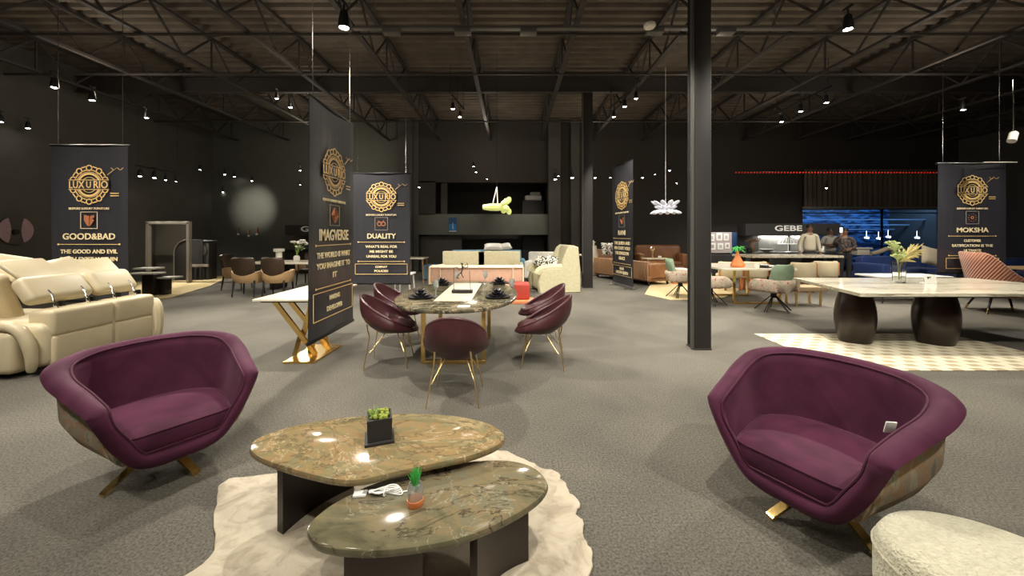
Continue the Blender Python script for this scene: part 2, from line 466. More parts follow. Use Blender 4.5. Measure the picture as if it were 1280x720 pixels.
bm = NB(); box(bm, ((GX0 + GX1) / 2 + 2., YB + 1.6, 3.25), (GX1 - GX0 + 5, 2.8, .1)); struct('ceiling_blue_room', bm, STEEL)
PALEST = mat('pale_batten', (.30, .42, .55), .4, .3)
for k, (zz, yy) in enumerate(((2.45, .5), (2.2, 1.3), (1.98, 2.0), (1.78, 2.7))):
    bm = NB(); box(bm, ((GX0 + GX1) / 2 + 1.6 + (.2 if k % 2 else -.3), YB + yy, zz), (GX1 - GX0 + 3. - k * .3, .06, .05)); struct('trim_batten_%d' % (k + 1), bm, PALEST)
bm = NB(); box(bm, ((GX0 + GX1) / 2, YB + .1, 1.3), (GX1 - GX0, .015, 2.6))
w = struct('window_1', bm, mat('tinted_glass', (.75, .85, 1.), .02, trans=1.))
bm = NB()
for x in (GX0 + .03, (GX0 + GX1) / 2 + .5, GX1 - .03): box(bm, (x, YB + .1, 1.3), (.06, .06, 2.6))
box(bm, ((GX0 + GX1) / 2, YB + .1, 2.6), (GX1 - GX0, .08, .07)); box(bm, ((GX0 + GX1) / 2, YB + .1, .03), (GX1 - GX0, .08, .06))
obj('frame', bm, BLACK, w, False)
l = bpy.data.lights.new('blue_lamp', 'AREA'); l.energy = 210; l.color = (.35, .62, 1); l.size = 9.; l.shape = 'RECTANGLE'; l.size_y = .6
lo = bpy.data.objects.new('blue_lamp', l); COL.objects.link(lo); lo.location = ((GX0 + GX1) / 2 + 2., YB + 1.0, 3.1); lo.rotation_euler = (.5, 0, 0)
# pleated curtain above the glazed opening
bm = NB(); n = 150; R = []
for z in (2.66, 4.2):
    R.append([(GX0 - .1 + (GX1 - GX0 + .3) * i / n, YB - .25 - .05 * math.sin(i * 1.25) - .02 * math.sin(i * .37), z) for i in range(n + 1)])
back = [[(p[0], p[1] + .02, p[2]) for p in r] for r in R]
loft(bm, [R[0], R[1], back[1], back[0], R[0]], False, False, False)
tag(obj('curtain', bm, mat('brown_curtain', (.11, .085, .06), .85), None), 'wide brown pleated curtain hanging above the blue glazed opening', 'curtain')
bm = NB(); box(bm, ((GX0 + GX1) / 2, YB - .3, 2.62), (GX1 - GX0 + .4, .1, .09)); struct('trim_lintel', bm, mat('grey_lintel', (.2, .19, .17), .5))

# ceiling deck: corrugated, ribs along X, and open-web joists along Y
bm = NB(); y = YF - 1; R0 = []; k = 0
while y < YB + 3.2:
    for dy, z in ((0, ZC), (.10, ZC), (.14, ZC + .07), (.24, ZC + .07)): R0.append((y + dy, z))
    y += .28
rows = [[(XL - .3, y_, z_) for y_, z_ in R0], [(XR + .6, y_, z_) for y_, z_ in R0]]
rows += [[(XR + .6, y_, ZC + .16) for y_, z_ in R0], [(XL - .3, y_, ZC + .16) for y_, z_ in R0]]
rows.append(rows[0]); loft(bm, rows, False, False, False)
struct('ceiling', bm, CEILM)
tn = 0
def joist(x):
    global tn; tn += 1
    bm = NB(); z0, z1 = 5.45, 6.22
    for z in (z0, z1): box(bm, (x, 6.2, z), (.10, 19.6, .055))
    y = -3.6; i = 0
    while y < 15.5:
        bar(bm, (x, y, z0 if i % 2 else z1), (x, y + .8, z1 if i % 2 else z0), .035, .035, (1, 0, 0)); y += .8; i += 1
        if i % 4 == 0: bar(bm, (x, y, z0), (x, y, z1), .03, .03, (1, 0, 0))
    struct('trim_joist_%d' % tn, bm, STEEL)
for x in (-11.4, -9.3, -7.2, -5.1, -3.0, -.9, 1.2, 3.3, 5.4, 7.5, 9.6, 11.7, 13.8, 15.9, 18.0): joist(x)
def girder(y, z0=5.62, z1=6.05):
    global tn; tn += 1
    bm = NB(); L = XR - XL - .1; c = (XL + XR) / 2
    for z in (z0, z1): box(bm, (c, y, z), (L, .16, .05))
    box(bm, (c, y, (z0 + z1) / 2), (L, .02, z1 - z0))
    struct('trim_girder_%d' % tn, bm, STEEL)
for y in (5.11, 11.0): girder(y)
# bridging bars and braces between the joists
for y, z in ((7.4, 5.40), (9.3, 5.42), (13.2, 5.42)):
    tn += 1; bm = NB()
    tube(bm, [(XL + .2, y, z), (XR - .2, y, z)], .03, 6)
    struct('trim_bridging_%d' % tn, bm, STEEL)
# pale cable tray running across the ceiling
bm = NB(); box(bm, (1.3, 7.0, 5.30), (8.4, .10, .05), .01)
for x in (-2.2, -.9, .3, 2.6, 3.9): box(bm, (x, 7.0, 5.24), (.30, .16, .09), .01)
for x in (-2.5, 1., 4.8): tube(bm, [(x, 7., 5.3), (x, 7., 6.25)], .008, 6)
tag(obj('cable_tray', bm, mat('grey_tray', (.10, .092, .08), .5), None), 'grey cable tray with junction boxes running across the ceiling', 'cable tray')
bm = NB(); lathe(bm, [(.0, 0), (.085, 0), (.105, .03), (.10, .07), (.03, .09), (.0, .09)], (0, 0, 0), 20)
t = tag(obj('smoke_detector', bm, mat('detector_plastic', (.75, .72, .62), .4), None, loc=PD(812, 35, 6.8)), 'round cream disc fixture hanging under the ceiling cable tray', 'smoke detector')

# ---------------------------------------------------------------- columns
def column(x, y, w, label, conduit):
    t = thing('structural_column', label, 'column', (x, y, 0))
    bm = NB(); h = 5.62
    # I-section with flanges facing the camera
    box(bm, (0, -w / 2 + .012, h / 2), (w, .024, h), .003); box(bm, (0, w / 2 - .012, h / 2), (w, .024, h), .003); box(bm, (0, 0, h / 2), (w * .92, w - .05, h), .003)
    obj('shaft', bm, COLM, t, True)
    bm = NB(); box(bm, (0, 0, .012), (w + .02, w + .02, .02), .004); obj('base_plate', bm, COLM, t)
    if conduit:
        bm = NB(); box(bm, (-w / 2 - .018, -w / 2 + .03, h / 2), (.035, .05, h), .008); obj('conduit', bm, COLM2, t)
        bm = NB(); box(bm, (w / 2 + .004, -w / 2 + .02, h / 2), (.010, .03, h), .003); obj('edge_strip', bm, COLM2, t)
    else:
        bm = NB(); tube(bm, [(-w / 2 - .02, -w / 2, 0.4), (-w / 2 - .02, -w / 2, h)], .012, 6); obj('conduit', bm, COLM2, t)
c1 = G(880, 438); column(c1.x - .01, c1.y + .12, .215, 'dark brown steel column nearest the camera, right of the dining table', True)
c2 = G(735, 360); column(c2.x, c2.y + .13, .27, 'slim dark column in mid distance beside the tan ribbed sofa', False)
# ---------------------------------------------------------------- plum swivel armchairs
def mirror_loop(half):
    """half = right side from front centre (first) to back centre (last); returns the closed control loop"""
    return half + [(-x, y, z) for x, y, z in half[-2:0:-1]]
def armchair():
    t = thing('swivel_armchair', 'x', 'armchair')
    O = [(0, -.40, .185), (.12, -.405, .19), (.215, -.415, .235), (.30, -.43, .36), (.365, -.445, .50), (.39, -.44, .565), (.402, -.41, .590), (.455, -.20, .635), (.515, .06, .69), (.50, .30, .74), (.355, .49, .768), (.16, .56, .775), (0, .575, .777)]
    I = [(0, -.405, .275), (.12, -.405, .28), (.185, -.41, .30), (.245, -.42, .40), (.30, -.435, .50), (.318, -.425, .56), (.322, -.39, .590), (.355, -.20, .638), (.40, .04, .69), (.38, .24, .735), (.265, .375, .76), (.12, .425, .768), (0, .435, .77)]
    O = [(x * (.95 + .06 * min(1, max(0, -y / .4))), y * (.73 if y > 0 else .90), z) for x, y, z in O]; I = [(x * (.97 + .04 * min(1, max(0, -y / .4))), y * (.75 if y > 0 else .90), z) for x, y, z in I]
    N = 120
    Ol = spline(mirror_loop(O), N, True); Il = spline(mirror_loop(I), N, True)
    c = Vector((0, 0, .45))
    def nrm(i):
        tg = Ol[(i + 1) % N] - Ol[i - 1]; ac = Il[i] - Ol[i]; n = tg.cross(ac).normalized()
        if n.dot(Vector((0, -.4, 1))) < 0: n = -n
        return n
    NR = [nrm(i) for i in range(N)]
    def lerp(a, b, k): return a + (b - a) * k
    B = [Vector((p.x * .48, p.y * .50 + .0, .175)) for p in Ol]
    def shellp(i, k):
        p = lerp(Ol[i], B[i], k); s = math.sin(PI * k) * .05 - .045 * math.sin(PI * min(1, k * 4)) * (1 if Ol[i].z > .45 else 0)
        d = Vector((p.x, p.y, 0)); d = d.normalized() if d.length > 1e-4 else d
        return p + d * s - Vector((0, 0, s * .9 if Ol[i].z > .4 else 0))
    # velvet body: tuck under rim, rim, inside
    rings = [[shellp(i, .10) for i in range(N)], [shellp(i, .05) for i in range(N)], [Ol[i] - (Il[i] - Ol[i]).normalized() * .012 + NR[i] * -.004 for i in range(N)],
             [Ol[i] + NR[i] * .014 for i in range(N)]]
    for k in (.25, .5, .75): rings.append([lerp(Ol[i], Il[i], k) + NR[i] * (.014 + .022 * math.sin(PI * k)) for i in range(N)])
    rings.append([Il[i] + NR[i] * .010 for i in range(N)])
    J = []
    for p in Il:
        J.append(Vector((p.x * .80, p.y * .80 + .0, min(p.z, .30))))
    rings.append([lerp(Il[i], J[i], .12) for i in range(N)])
    rings.append([lerp(Il[i], J[i], .5) + Vector((Il[i].x, Il[i].y, 0)) * .03 for i in range(N)])
    rings.append(J)
    bm = NB(); loft(bm, rings, False, True)
    obj('body', bm, VELVET, t, auto=50)
    bm = NB(); loft(bm, [[shellp(i, k) for i in range(N)] for k in (.085, .2, .4, .6, .8, 1.)], False, True)
    obj('outer_shell', bm, SHELLF, t, auto=60)
    bm = NB(); tube(bm, [Il[i] + NR[i] * .016 for i in range(N)], .006, 6, True); obj('piping', bm, VELVET_D, t)
    # seat cushion
    plan = [(0, -.43), (.14, -.43), (.235, -.42), (.275, -.36), (.325, -.10), (.335, .12), (.24, .30), (.10, .37), (0, .38)]
    plan = [(x * .98, y * (.75 if y > 0 else .91)) for x, y in plan]
    pl = spline([(x, y, 0) for x, y in plan] + [(-x, y, 0) for x, y in plan[-2:0:-1]], 64, True)
    def ring(k, z, dome=0):
        return [Vector((p.x * k, (p.y) * k, z + dome)) for p in pl]
    bm = NB(); rg = [ring(.93, .28), ring(.985, .295), ring(1., .33), ring(1., .36), ring(.985, .385), ring(.95, .40), ring(.8, .414), ring(.55, .426), ring(.28, .432), ring(.05, .434)]
    loft(bm, rg)
    cu = obj('seat_cushion', bm, VELVET, t, auto=60)
    for z, k in ((.392, .985), (.288, .985)):
        bm = NB(); tube(bm, ring(k, z), .006, 6, True); obj('piping', bm, VELVET_D, cu)
    # swivel hub and four flat blades
    bm = NB(); lathe(bm, [(.0, .10), (.03, .10), (.03, .15), (.10, .155), (.12, .17), (0, .17)], n=24); obj('swivel_hub', bm, BLACK, t)
    for k in range(4):
        a = 0; d = Vector((math.cos(a), math.sin(a), 0)); s = Vector((-d.y, d.x, 0))
        bm = NB(); rg = []
        for r, z, w, th in ((.0, .13, .05, .02), (.10, .128, .052, .018), (.30, .018, .048, .016), (.312, .008, .048, .014)):
            p = d * r + Vector((0, 0, z))
            rg.append([p + s * w / 2 - Vector((0, 0, th / 2)), p - s * w / 2 - Vector((0, 0, th / 2)), p - s * w / 2 + Vector((0, 0, th / 2)), p + s * w / 2 + Vector((0, 0, th / 2))])
        loft(bm, rg); obj('leg', bm, GOLD, t, auto=20, rz=k * PI / 2 + math.radians(17))
    return t
ac = armchair()
ac.location = (-2.33, 2.56, 0); ac.rotation_euler = (0, 0, math.radians(57))
ac['label'] = 'plum velvet tub armchair on brass blades, the one in front of the cream recliner sofa'
ac['group'] = 'plum swivel armchairs'
ac2 = dup(ac, (1.71, 2.13, 0), math.radians(-60), 'plum velvet tub armchair with a small white tag inside, right of the coffee tables', 'plum swivel armchairs')
bm = NB(); box(bm, (0, 0, 0), (.045, .006, .06), .002, rot=RX(.3)); 
tg_ = obj('care_tag', bm, PAPER, ac2, loc=(.325, -.14, .655), rz=.9); tg_['label'] = 'small white care tag sticking up inside the arm'

for c_ in ac2.children:
    if c_.name.startswith('leg'): c_.rotation_euler = (0, 0, c_.rotation_euler.z + math.radians(50))
# ---------------------------------------------------------------- irregular cream rug
rp = [(262, 700), (268, 655), (270, 625), (276, 607), (292, 600), (345, 594), (400, 585), (470, 574), (540, 567), (600, 564), (640, 568), (668, 583), (690, 590), (703, 600), (710, 614), (722, 628), (722, 645), (728, 655), (732, 680), (742, 705)]
out = [G(*p).xy for p in rp]
out = out + [Vector((.28, 1.6)), Vector((.30, 1.45)), Vector((.22, 1.3)), Vector((.1, 1.18)), Vector((-.3, 1.15)), Vector((-.7, 1.15)), Vector((-1.1, 1.2)), Vector((-1.45, 1.3)), Vector((-1.52, 1.5)), Vector((-1.50, 1.66))]
out = [Vector((p.x, p.y)) for p in spline([(p.x, p.y, 0) for p in out], 140, True)]
rr = random.Random(4); out = [p + Vector((math.sin(i * .9) * .009 + rr.uniform(-.006, .006), math.cos(i * 1.1) * .007 + rr.uniform(-.005, .005))) for i, p in enumerate(out)]
bm = NB(); prism(bm, out, 0, .016, .008)
tag(obj('area_rug', bm, RUG), 'cream irregular-edged hide-like rug under the two marble coffee tables', 'rug')

# ---------------------------------------------------------------- coffee tables
def coffee(pix, z, th, m, label, slabs):
    pts = [G(px, py, z).xy for px, py in pix]
    c = sum((Vector((p.x, p.y)) for p in pts), Vector((0, 0))) / len(pts)
    t = thing('coffee_table', label, 'coffee table', (c.x, c.y, 0), 0, 'marble coffee tables')
    sp = spline([(p.x - c.x, p.y - c.y, 0) for p in pts], 96, True)
    bm = NB(); prism(bm, sp, z - th, z, .016); obj('tabletop', bm, m, t, auto=40)
    for (a, b, tk) in slabs:
        a = Vector(a) - c; b = Vector(b) - c; d = (b - a).normalized(); n = Vector((-d.y, d.x))
        mid = (a + b) / 2; L = (b - a).length
        # gently bowed slab
        o1, o2 = [], []
        for i in range(13):
            u = i / 12; p = a + (b - a) * u + n * .035 * math.sin(PI * u)
            o1.append(p + n * tk / 2); o2.append(p - n * tk / 2)
        bm = NB(); prism(bm, o1 + o2[::-1], .017, z - th + .004); obj('slab_leg', bm, DARKW2, t, auto=30)
    return t
coffee([(312, 558), (325, 545), (370, 531), (430, 521), (500, 516), (560, 518), (607, 527), (630, 541), (624, 554), (590, 568), (540, 579), (490, 590), (455, 598), (425, 599), (385, 591), (345, 579), (320, 568)],
       .40, .04, MARB_GOLD, 'taller freeform coffee table with gold-green marble top and a black cube planter',
       [((-1.19, 1.97), (-.98, 2.34), .05), ((-.42, 2.08), (-.34, 2.34), .05)])
coffee([(383, 662), (392, 647), (420, 626), (465, 604), (520, 588), (575, 577), (630, 574), (665, 582), (684, 600), (680, 616), (655, 636), (615, 657), (575, 672), (520, 683), (455, 688), (400, 681)],
       .325, .038, MARB_GREEN, 'lower freeform coffee table with olive marble top and small glass vase, nearest the camera',
       [((-.66, 1.53), (-.36, 1.56), .06), ((-.16, 1.60), (.06, 1.82), .05)])

# ---------------------------------------------------------------- on the coffee tables
p = G(472, 552, .40)
t = thing('cube_planter', 'black square planter with green and yellow moss on the gold-green marble table', 'planter', (p.x, p.y + .03, .40), math.radians(20))
bm = NB(); box(bm, (0, 0, .008), (.155, .155, .016), .003); obj('saucer', bm, BLACKM, t)
bm = NB(); s = .062
rings = [[(x * k, y * k, z) for x, y in ((-1, -1), (1, -1), (1, 1), (-1, 1))] for k, z in ((s, .016), (s + .004, .135), (s - .004, .135), (s - .006, .12))]
loft(bm, rings); obj('pot', bm, BLACKM, t, False)
bm = NB(); rr = random.Random(3)
for i in range(60):
    ball(bm, (rr.uniform(-.05, .05), rr.uniform(-.05, .05), .13 + rr.uniform(0, .014)), rr.uniform(.007, .013), 6, 5)
obj('moss', bm, MOSSY, t)
bm = NB()
for i in range(26):
    a = rr.uniform(0, 6.28); b_ = rr.uniform(.1, .9); L = rr.uniform(.02, .045); c0 = Vector((-.025 + rr.uniform(-.015, .015), .0 + rr.uniform(-.03, .03), .135))
    tip = c0 + Vector((math.cos(a) * b_ * L, math.sin(a) * b_ * L, L)); tube(bm, [c0, (c0 + tip) / 2 + Vector((0, 0, .004)), tip], .004, 5, taper=[1, .9, .2])
obj('succulent', bm, GREENL, t)
p = G(519, 631, .325)
t = thing('glass_vase', 'small glass vase with orange base and bright green sprig on the olive marble table', 'vase', (p.x, p.y, .325))
bm = NB(); lathe(bm, [(0, 0), (.032, 0), (.036, .008), (.037, .03), (.0, .03)], n=24); obj('orange_base', bm, TERRA, t)
bm = NB(); lathe(bm, [(.034, .028), (.036, .05), (.034, .08), (.028, .10), (.025, .10), (.031, .08), (.032, .05), (.030, .03)], n=24, caps=False); obj('glass_body', bm, SMOKE, t)
bm = NB()
for i in range(34):
    a = rr.uniform(0, 6.28); b_ = rr.uniform(.1, .8); L = rr.uniform(.05, .085)
    c0 = Vector((0, 0, .055)); m_ = c0 + Vector((math.cos(a) * .008, math.sin(a) * .008, L * .6)); tip = c0 + Vector((math.cos(a) * b_ * .045, math.sin(a) * b_ * .045, L + .03))
    tube(bm, [c0, m_, tip], .0042, 5, taper=[.5, 1, .15])
obj('sprig', bm, GREENB, t)
# coiled cable with plug card
def zflat(px, py): q = G(px, py, .325); return q
p0 = zflat(482, 617)
t = thing('coiled_cable', 'thin white cable bundled in loops with a white adapter on the olive marble table', 'cable', (p0.x, p0.y, .325), 0)
for k in range(5):
    bm = NB(); pts = []
    for i in range(40):
        a = 2 * PI * i / 40; pts.append((.082 * math.cos(a) * (1 - .07 * k) - .0 * k, .020 * math.sin(a) * (.5 + .22 * k) * (.5 + .5 * abs(math.cos(a))), .006 + .004 * k + .003 * math.sin(3 * a + k)))
    tube(bm, [RZ(.12 * (k - 2) + .15) @ Vector(q) for q in pts], .0032, 6, True); obj('cable_loop', bm, PLASTW, t)
bm = NB(); tube(bm, spline([(.07, 0, .006), (.10, .012, .005), (.125, .005, .005), (.12, -.01, .004)], 14), .0032, 6); obj('cable_end', bm, PLASTW, t)
bm = NB(); tube(bm, [(0, .03 * math.cos(a), .012 + .014 * math.sin(a)) for a in [2 * PI * i / 14 for i in range(14)]], .003, 5, True); obj('cable_tie', bm, PLASTW, t)
bm = NB(); box(bm, (-.115, -.012, .007), (.06, .042, .014), .004, rot=RZ(.12)); pk = obj('adapter', bm, PLASTW, t)
bm = NB()
for k in range(4): box(bm, (-.100 + .006 * k, -.010, .0145), (.003, .026, .001))
obj('printed_marks', bm, INK, pk, False)

# ---------------------------------------------------------------- boucle pouf at the lower right
ol = spline([(1.39, 1.25, 0), (1.385, 1.42, 0), (1.46, 1.555, 0), (1.62, 1.62, 0), (1.80, 1.59, 0), (1.96, 1.44, 0), (2.12, 1.15, 0), (2.10, .85, 0), (1.85, .70, 0), (1.55, .75, 0), (1.42, 1.0, 0)], 72, True)
c = Vector((1.74, 1.15, 0)); bm = NB(); rings = []
for k, z in ((.86, .03), (.93, .05), (.985, .10), (1., .2), (1., .32), (.985, .37), (.95, .40), (.88, .417), (.7, .424), (.4, .428), (.1, .43)): rings.append([(p - c) * k + Vector((0, 0, z)) for p in ol])
loft(bm, rings)
t = thing('pouf', 'cream boucle upholstered pouf in the lower right corner', 'pouf', (c.x, c.y, 0)); obj('upholstery', bm, BOUCLE, t, auto=60)
bm = NB(); tube(bm, [(p - c) * 1.0 + Vector((0, 0, .34)) for p in ol], .006, 6, True); obj('piping', bm, BOUCLE, t)
bm = NB(); loft(bm, [[(p - c) * .8 + Vector((0, 0, z)) for p in ol] for z in (0, .035)]); obj('plinth', bm, BLACKM, t)
# ---------------------------------------------------------------- oval dining table
t = thing('dining_table', 'oval dark marble dining table with a pale centre inlay and brass frame, set for guests', 'dining table', (-.70, 5.15, 0))
def sell(a, b, n, e=2.3):
    out = []
    for i in range(n):
        u = 2 * PI * i / n; cu, su = math.cos(u), math.sin(u)
        out.append((a * math.copysign(abs(cu) ** (2 / e), cu), b * math.copysign(abs(su) ** (2 / e), su)))
    return out
bm = NB(); prism(bm, sell(.77, 1.20, 72), .725, .765, .014); obj('tabletop', bm, MARB_DIN, t, auto=40)
bm = NB(); prism(bm, [(-.22, -.66), (.22, -.66), (.22, .95), (-.22, .95)], .7645, .769, .002); obj('centre_inlay', bm, IVORY_TOP, t, False)
for yy in (-.55, .55):
    bm = NB()
    for x in (-.36, .36): box(bm, (x, yy, .37), (.05, .05, .70), .003)
    box(bm, (0, yy, .022), (.77, .06, .044), .003); box(bm, (0, yy, .70), (.77, .05, .03), .003)
    obj('leg_frame', bm, GOLD, t, False)
bm = NB(); box(bm, (0, 0, .69), (.05, 1.1, .03)); obj('top_rail', bm, GOLD, t, False)

def dchair():
    t = thing('dining_chair', 'x', 'chair')
    N = 48
    def rim(th, k=1., dz=0.):
        x = math.cos(th); y = math.sin(th)     # y=-1 front
        z = .60 + .185 * y + .0 + .035 * (1 - x * x) * (1 if y > 0 else -.3)
        # front dips and comes forward
        yy = .30 * y
        if y < 0: z = .60 + .165 * y
        w = .285 * (1 + .03 * y)
        return Vector((w * x * k, yy * k + (.05 if y > 0 else 0) * y, z + dz))
    th = [2 * PI * i / N for i in range(N)]
    bot = [Vector((.17 * math.cos(a), -.03 + .17 * math.sin(a), .395)) for a in th]
    def mixr(f, out_):
        r = []
        for i, a in enumerate(th):
            p = rim(a).lerp(bot[i], f); b = math.sin(PI * f) * .075
            d = Vector((math.cos(a), math.sin(a), -.35)); p = p + d * b + d * out_
            r.append(p)
        return r
    bm = NB(); rings = [mixr(f, 0) for f in (0, .12, .28, .45, .62, .78, .9, 1.)]
    loft(bm, rings, False, True); obj('outer_shell', bm, BURG, t, auto=70)
    # inner, channel tufted
    def inn(f, dz=0):
        r = []
        for i, a in enumerate(th):
            p = rim(a, .93, -.004).lerp(Vector((.20 * math.cos(a), -.05 + .20 * math.sin(a), .445)), f); b = math.sin(PI * f) * .045
            tuft = .016 * abs(math.sin(a * 7)) * (1 if math.sin(a) > .1 else 0) * (1 - f)
            d = Vector((math.cos(a), math.sin(a), -.3)); r.append(p + d * (b - tuft) + Vector((0, 0, dz)))
        return r
    bm = NB(); rings = [inn(f) for f in (0, .15, .35, .55, .75, 1.)]; loft(bm, rings, False, True); obj('inner_shell', bm, BURG, t, auto=70)
    bm = NB(); tube(bm, [(rim(a) + rim(a, .93)) / 2 for a in th], .016, 8, True); obj('rim', bm, BURG, t)
    bm = NB(); prof = [(.0, .43), (.20, .43), (.235, .45), (.24, .475), (.215, .492), (.12, .50), (0, .502)]
    lathe(bm, prof, (0, -.055, 0), 32, sx=1.0, sy=1.0); obj('seat', bm, BURG, t, auto=60)
    for sx in (-1, 1):
        for sy in (-1, 1):
            bm = NB(); top = (sx * .155, sy * .14 - .03, .41); foot = (sx * .235, sy * .235 + (.02 if sy > 0 else 0), 0)
            if sy > 0: pts = [(sx * .16, .235, .50), (sx * .165, .225, .44), (sx * .175, .20, .36), foot]
            else: pts = [top, foot]
            tube(bm, pts, .009, 8, taper=.6); l = obj('leg', bm, GOLD2, t)
            bm = NB(); tube(bm, [(sx * .09, sy * .06 - .03, .405), (sx * .20, sy * .19, .19)], .005, 6); obj('strut', bm, GOLD2, l)
    return t
dc = dchair()
def put(o, x, y, face, lab, grp, first, s=None):
    """face = direction the front (-Y) looks, degrees from -Y towards +X"""
    if first:
        o.location = (x, y, 0); o.rotation_euler = (0, 0, math.radians(face)); o['label'] = lab; o['group'] = grp
        if s: o.scale = (s, s, s)
        return o
    return dup(o, (x, y, 0), math.radians(face), lab, grp, s)
g = 'burgundy chairs at the oval table'
put(dc, -.53, 3.66, 180, 'burgundy shell dining chair, back to camera, at the near end of the oval table', g, True)
put(dc, -1.46, 4.62, 96, 'burgundy shell dining chair at the left side of the oval table, nearer of the two', g, False)
put(dc, -1.66, 5.62, 88, 'burgundy shell dining chair at the left side of the oval table, farther of the two', g, False)
put(dc, .36, 4.58, -97, 'burgundy shell dining chair at the right side of the oval table, nearer of the two', g, False)
put(dc, .42, 5.58, -88, 'burgundy shell dining chair at the right side of the oval table, farther of the two', g, False)

# table setting
def plate_flower():
    t = thing('place_setting', 'x', 'place setting')
    bm = NB(); lathe(bm, [(0, 0), (.08, 0), (.135, .010), (.138, .014), (.08, .007), (0, .006)], n=32); obj('plate', bm, BLACKM, t)
    bm = NB(); rr = random.Random(8)
    for ring_, (n, r, h, tilt) in enumerate(((9, .075, .018, .5), (7, .05, .035, .9), (5, .022, .05, 1.3))):
        for k in range(n):
            a = 2 * PI * k / n + ring_ * .4; M = Matrix.Translation((math.cos(a) * r, math.sin(a) * r, h)) @ RZ(a) @ RY(-tilt * .6)
            bmesh.ops.create_uvsphere(bm, u_segments=8, v_segments=5, radius=.034, matrix=M @ Matrix.Diagonal((1, .7, .18, 1)))
    obj('folded_napkin', bm, mat('black_satin', (.012, .011, .014), .3), t)
    return t
ps = plate_flower()
for i, (x, y, lab) in enumerate(((-.97 - .15, 4.72, 'black plate with flower-folded napkin, front left on the oval table'), (-.18, 4.74, 'black plate with flower-folded napkin, front right on the oval table'),
                                 (-1.08, 5.92, 'black plate with flower-folded napkin, rear left on the oval table'), (-.20, 6.02, 'black plate with flower-folded napkin, rear right on the oval table'))):
    o = ps if i == 0 else dup(ps); o.location = (x, y, .7655); o.scale = (1.15, 1.15, 1.5); o['label'] = lab; o['group'] = 'place settings on the oval table'
def wineglass():
    t = thing('wine_glass', 'x', 'glass')
    bm = NB(); lathe(bm, [(0, 0), (.034, 0), (.032, .003), (.005, .008), (.004, .09), (0, .09)], n=16); obj('stem', bm, SMOKE, t)
    bm = NB(); lathe(bm, [(.004, .088), (.022, .10), (.034, .13), (.034, .17), (.028, .205), (.026, .205), (.031, .17), (.031, .132), (.02, .104), (.003, .093)], n=16, caps=False); obj('bowl', bm, SMOKE, t)
    return t
wg = wineglass()
for i, (x, y, lab) in enumerate(((-.96, 4.85, 'stemmed wine glass beside the front left napkin on the oval table'), (.0, 4.95, 'stemmed wine glass beside the front right napkin on the oval table'),
                                 (-.86, 5.98, 'stemmed wine glass beside the rear left napkin on the oval table'), (-.42, 6.05, 'stemmed wine glass beside the rear right napkin on the oval table'))):
    o = wg if i == 0 else dup(wg); o.location = (x, y, .765); o['label'] = lab; o['group'] = 'wine glasses on the oval table'
# wire sculpture
t = thing('wire_sculpture', 'dark acrobat figure between two thin rods on a black base, oval table centre', 'sculpture', (-.66, 5.1, .769), 0)
bm = NB(); box(bm, (0, 0, .02), (.27, .10, .04), .004); obj('base', bm, BLACK, t, False)
bm = NB(); tube(bm, [(-.115, 0, .03), (-.112, 0, .33), (-.075, 0, .345)], .0035, 6); obj('rod', bm, BLACK, t)
bm = NB(); tube(bm, [(.11, 0, .03), (.095, 0, .30)], .0035, 6); obj('rod', bm, BLACK, t)
bm = NB(); tube(bm, spline([(-.075, 0, .345), (-.04, 0, .30), (-.005, 0, .33), (.03, 0, .36), (.06, 0, .38)], 14), .004, 6)
tube(bm, spline([(-.02, 0, .40), (.0, 0, .36), (.0, 0, .31), (-.012, 0, .27), (.0, 0, .225), (.018, 0, .20)], 16), .008, 8, taper=[.6] * 3 + [1.] * 8 + [.7] * 5)
tube(bm, spline([(-.012, 0, .27), (-.05, .01, .24), (-.07, 0, .20), (-.04, 0, .19)], 12), .006, 6)
tube(bm, spline([(-.0, 0, .345), (.04, .01, .33), (.075, 0, .35), (.06, 0, .40)], 12), .005, 6)
ball(bm, (.0, 0, .385), .013, 10, 8); obj('figure', bm, BLACK, t)
bm = NB(); box(bm, (0, 0, .0035), (.13, .09, .007), .001); tag(obj('price_card', bm, PAPER, None, False, loc=(-.52, 4.15, .765)), 'white card lying on the near edge of the oval marble table', 'card')

# ---------------------------------------------------------------- white console on crossed brass legs
t = thing('console_table', 'white-topped table on crossed brass legs, partly behind the hanging IMAGVERSE banner', 'table', (-2.70, 5.25, 0))
bm = NB(); box(bm, (-.04, 0, .762), (.68, 1.40, .026), .004); obj('tabletop', bm, IVORY_TOP, t, False)
bm = NB(); box(bm, (-.02, 0, .738), (.60, 1.28, .022)); obj('underframe', bm, DARKW, t, False)
bm = NB(); box(bm, (.15, -.30, .012), (.38, .74, .024), .003); obj('foot_plate', bm, GOLD, t, False)
for (a, b_) in (((-.20, -.56, .73), (.22, -.40, .03)), ((-.05, -.50, .73), (.32, -.25, .05)), ((.26, -.56, .73), (.04, -.40, .20)), ((.04, -.40, .30), (-.02, -.44, .03)), ((.24, -.1, .73), (.12, -.35, .03)), ((-.1, .0, .73), (.25, -.10, .03))):
    bm = NB(); bar(bm, a, b_, .055, .03, (0, 1, 0)); obj('brace', bm, GOLD, t, False)
rr = random.Random(5)
bm = NB()
for k in range(5): ball(bm, (rr.uniform(-.02, .02), .035 * (k - 2), .03 + .012 * (k % 2)), .028, 10, 8, (1, 1.1, 1))
tube(bm, [(.0, 0, .05), (.01, .01, .10)], .006)
tag(obj('brass_ornament', bm, GOLD2, None, loc=(-2.52, 5.12, .775)), 'small brass knot ornament on the white console beside the banner', 'ornament')
bm = NB(); prism(bm, [(-.03, -.02), (.03, -.02), (.03, .02), (-.03, .02)], 0, .004)
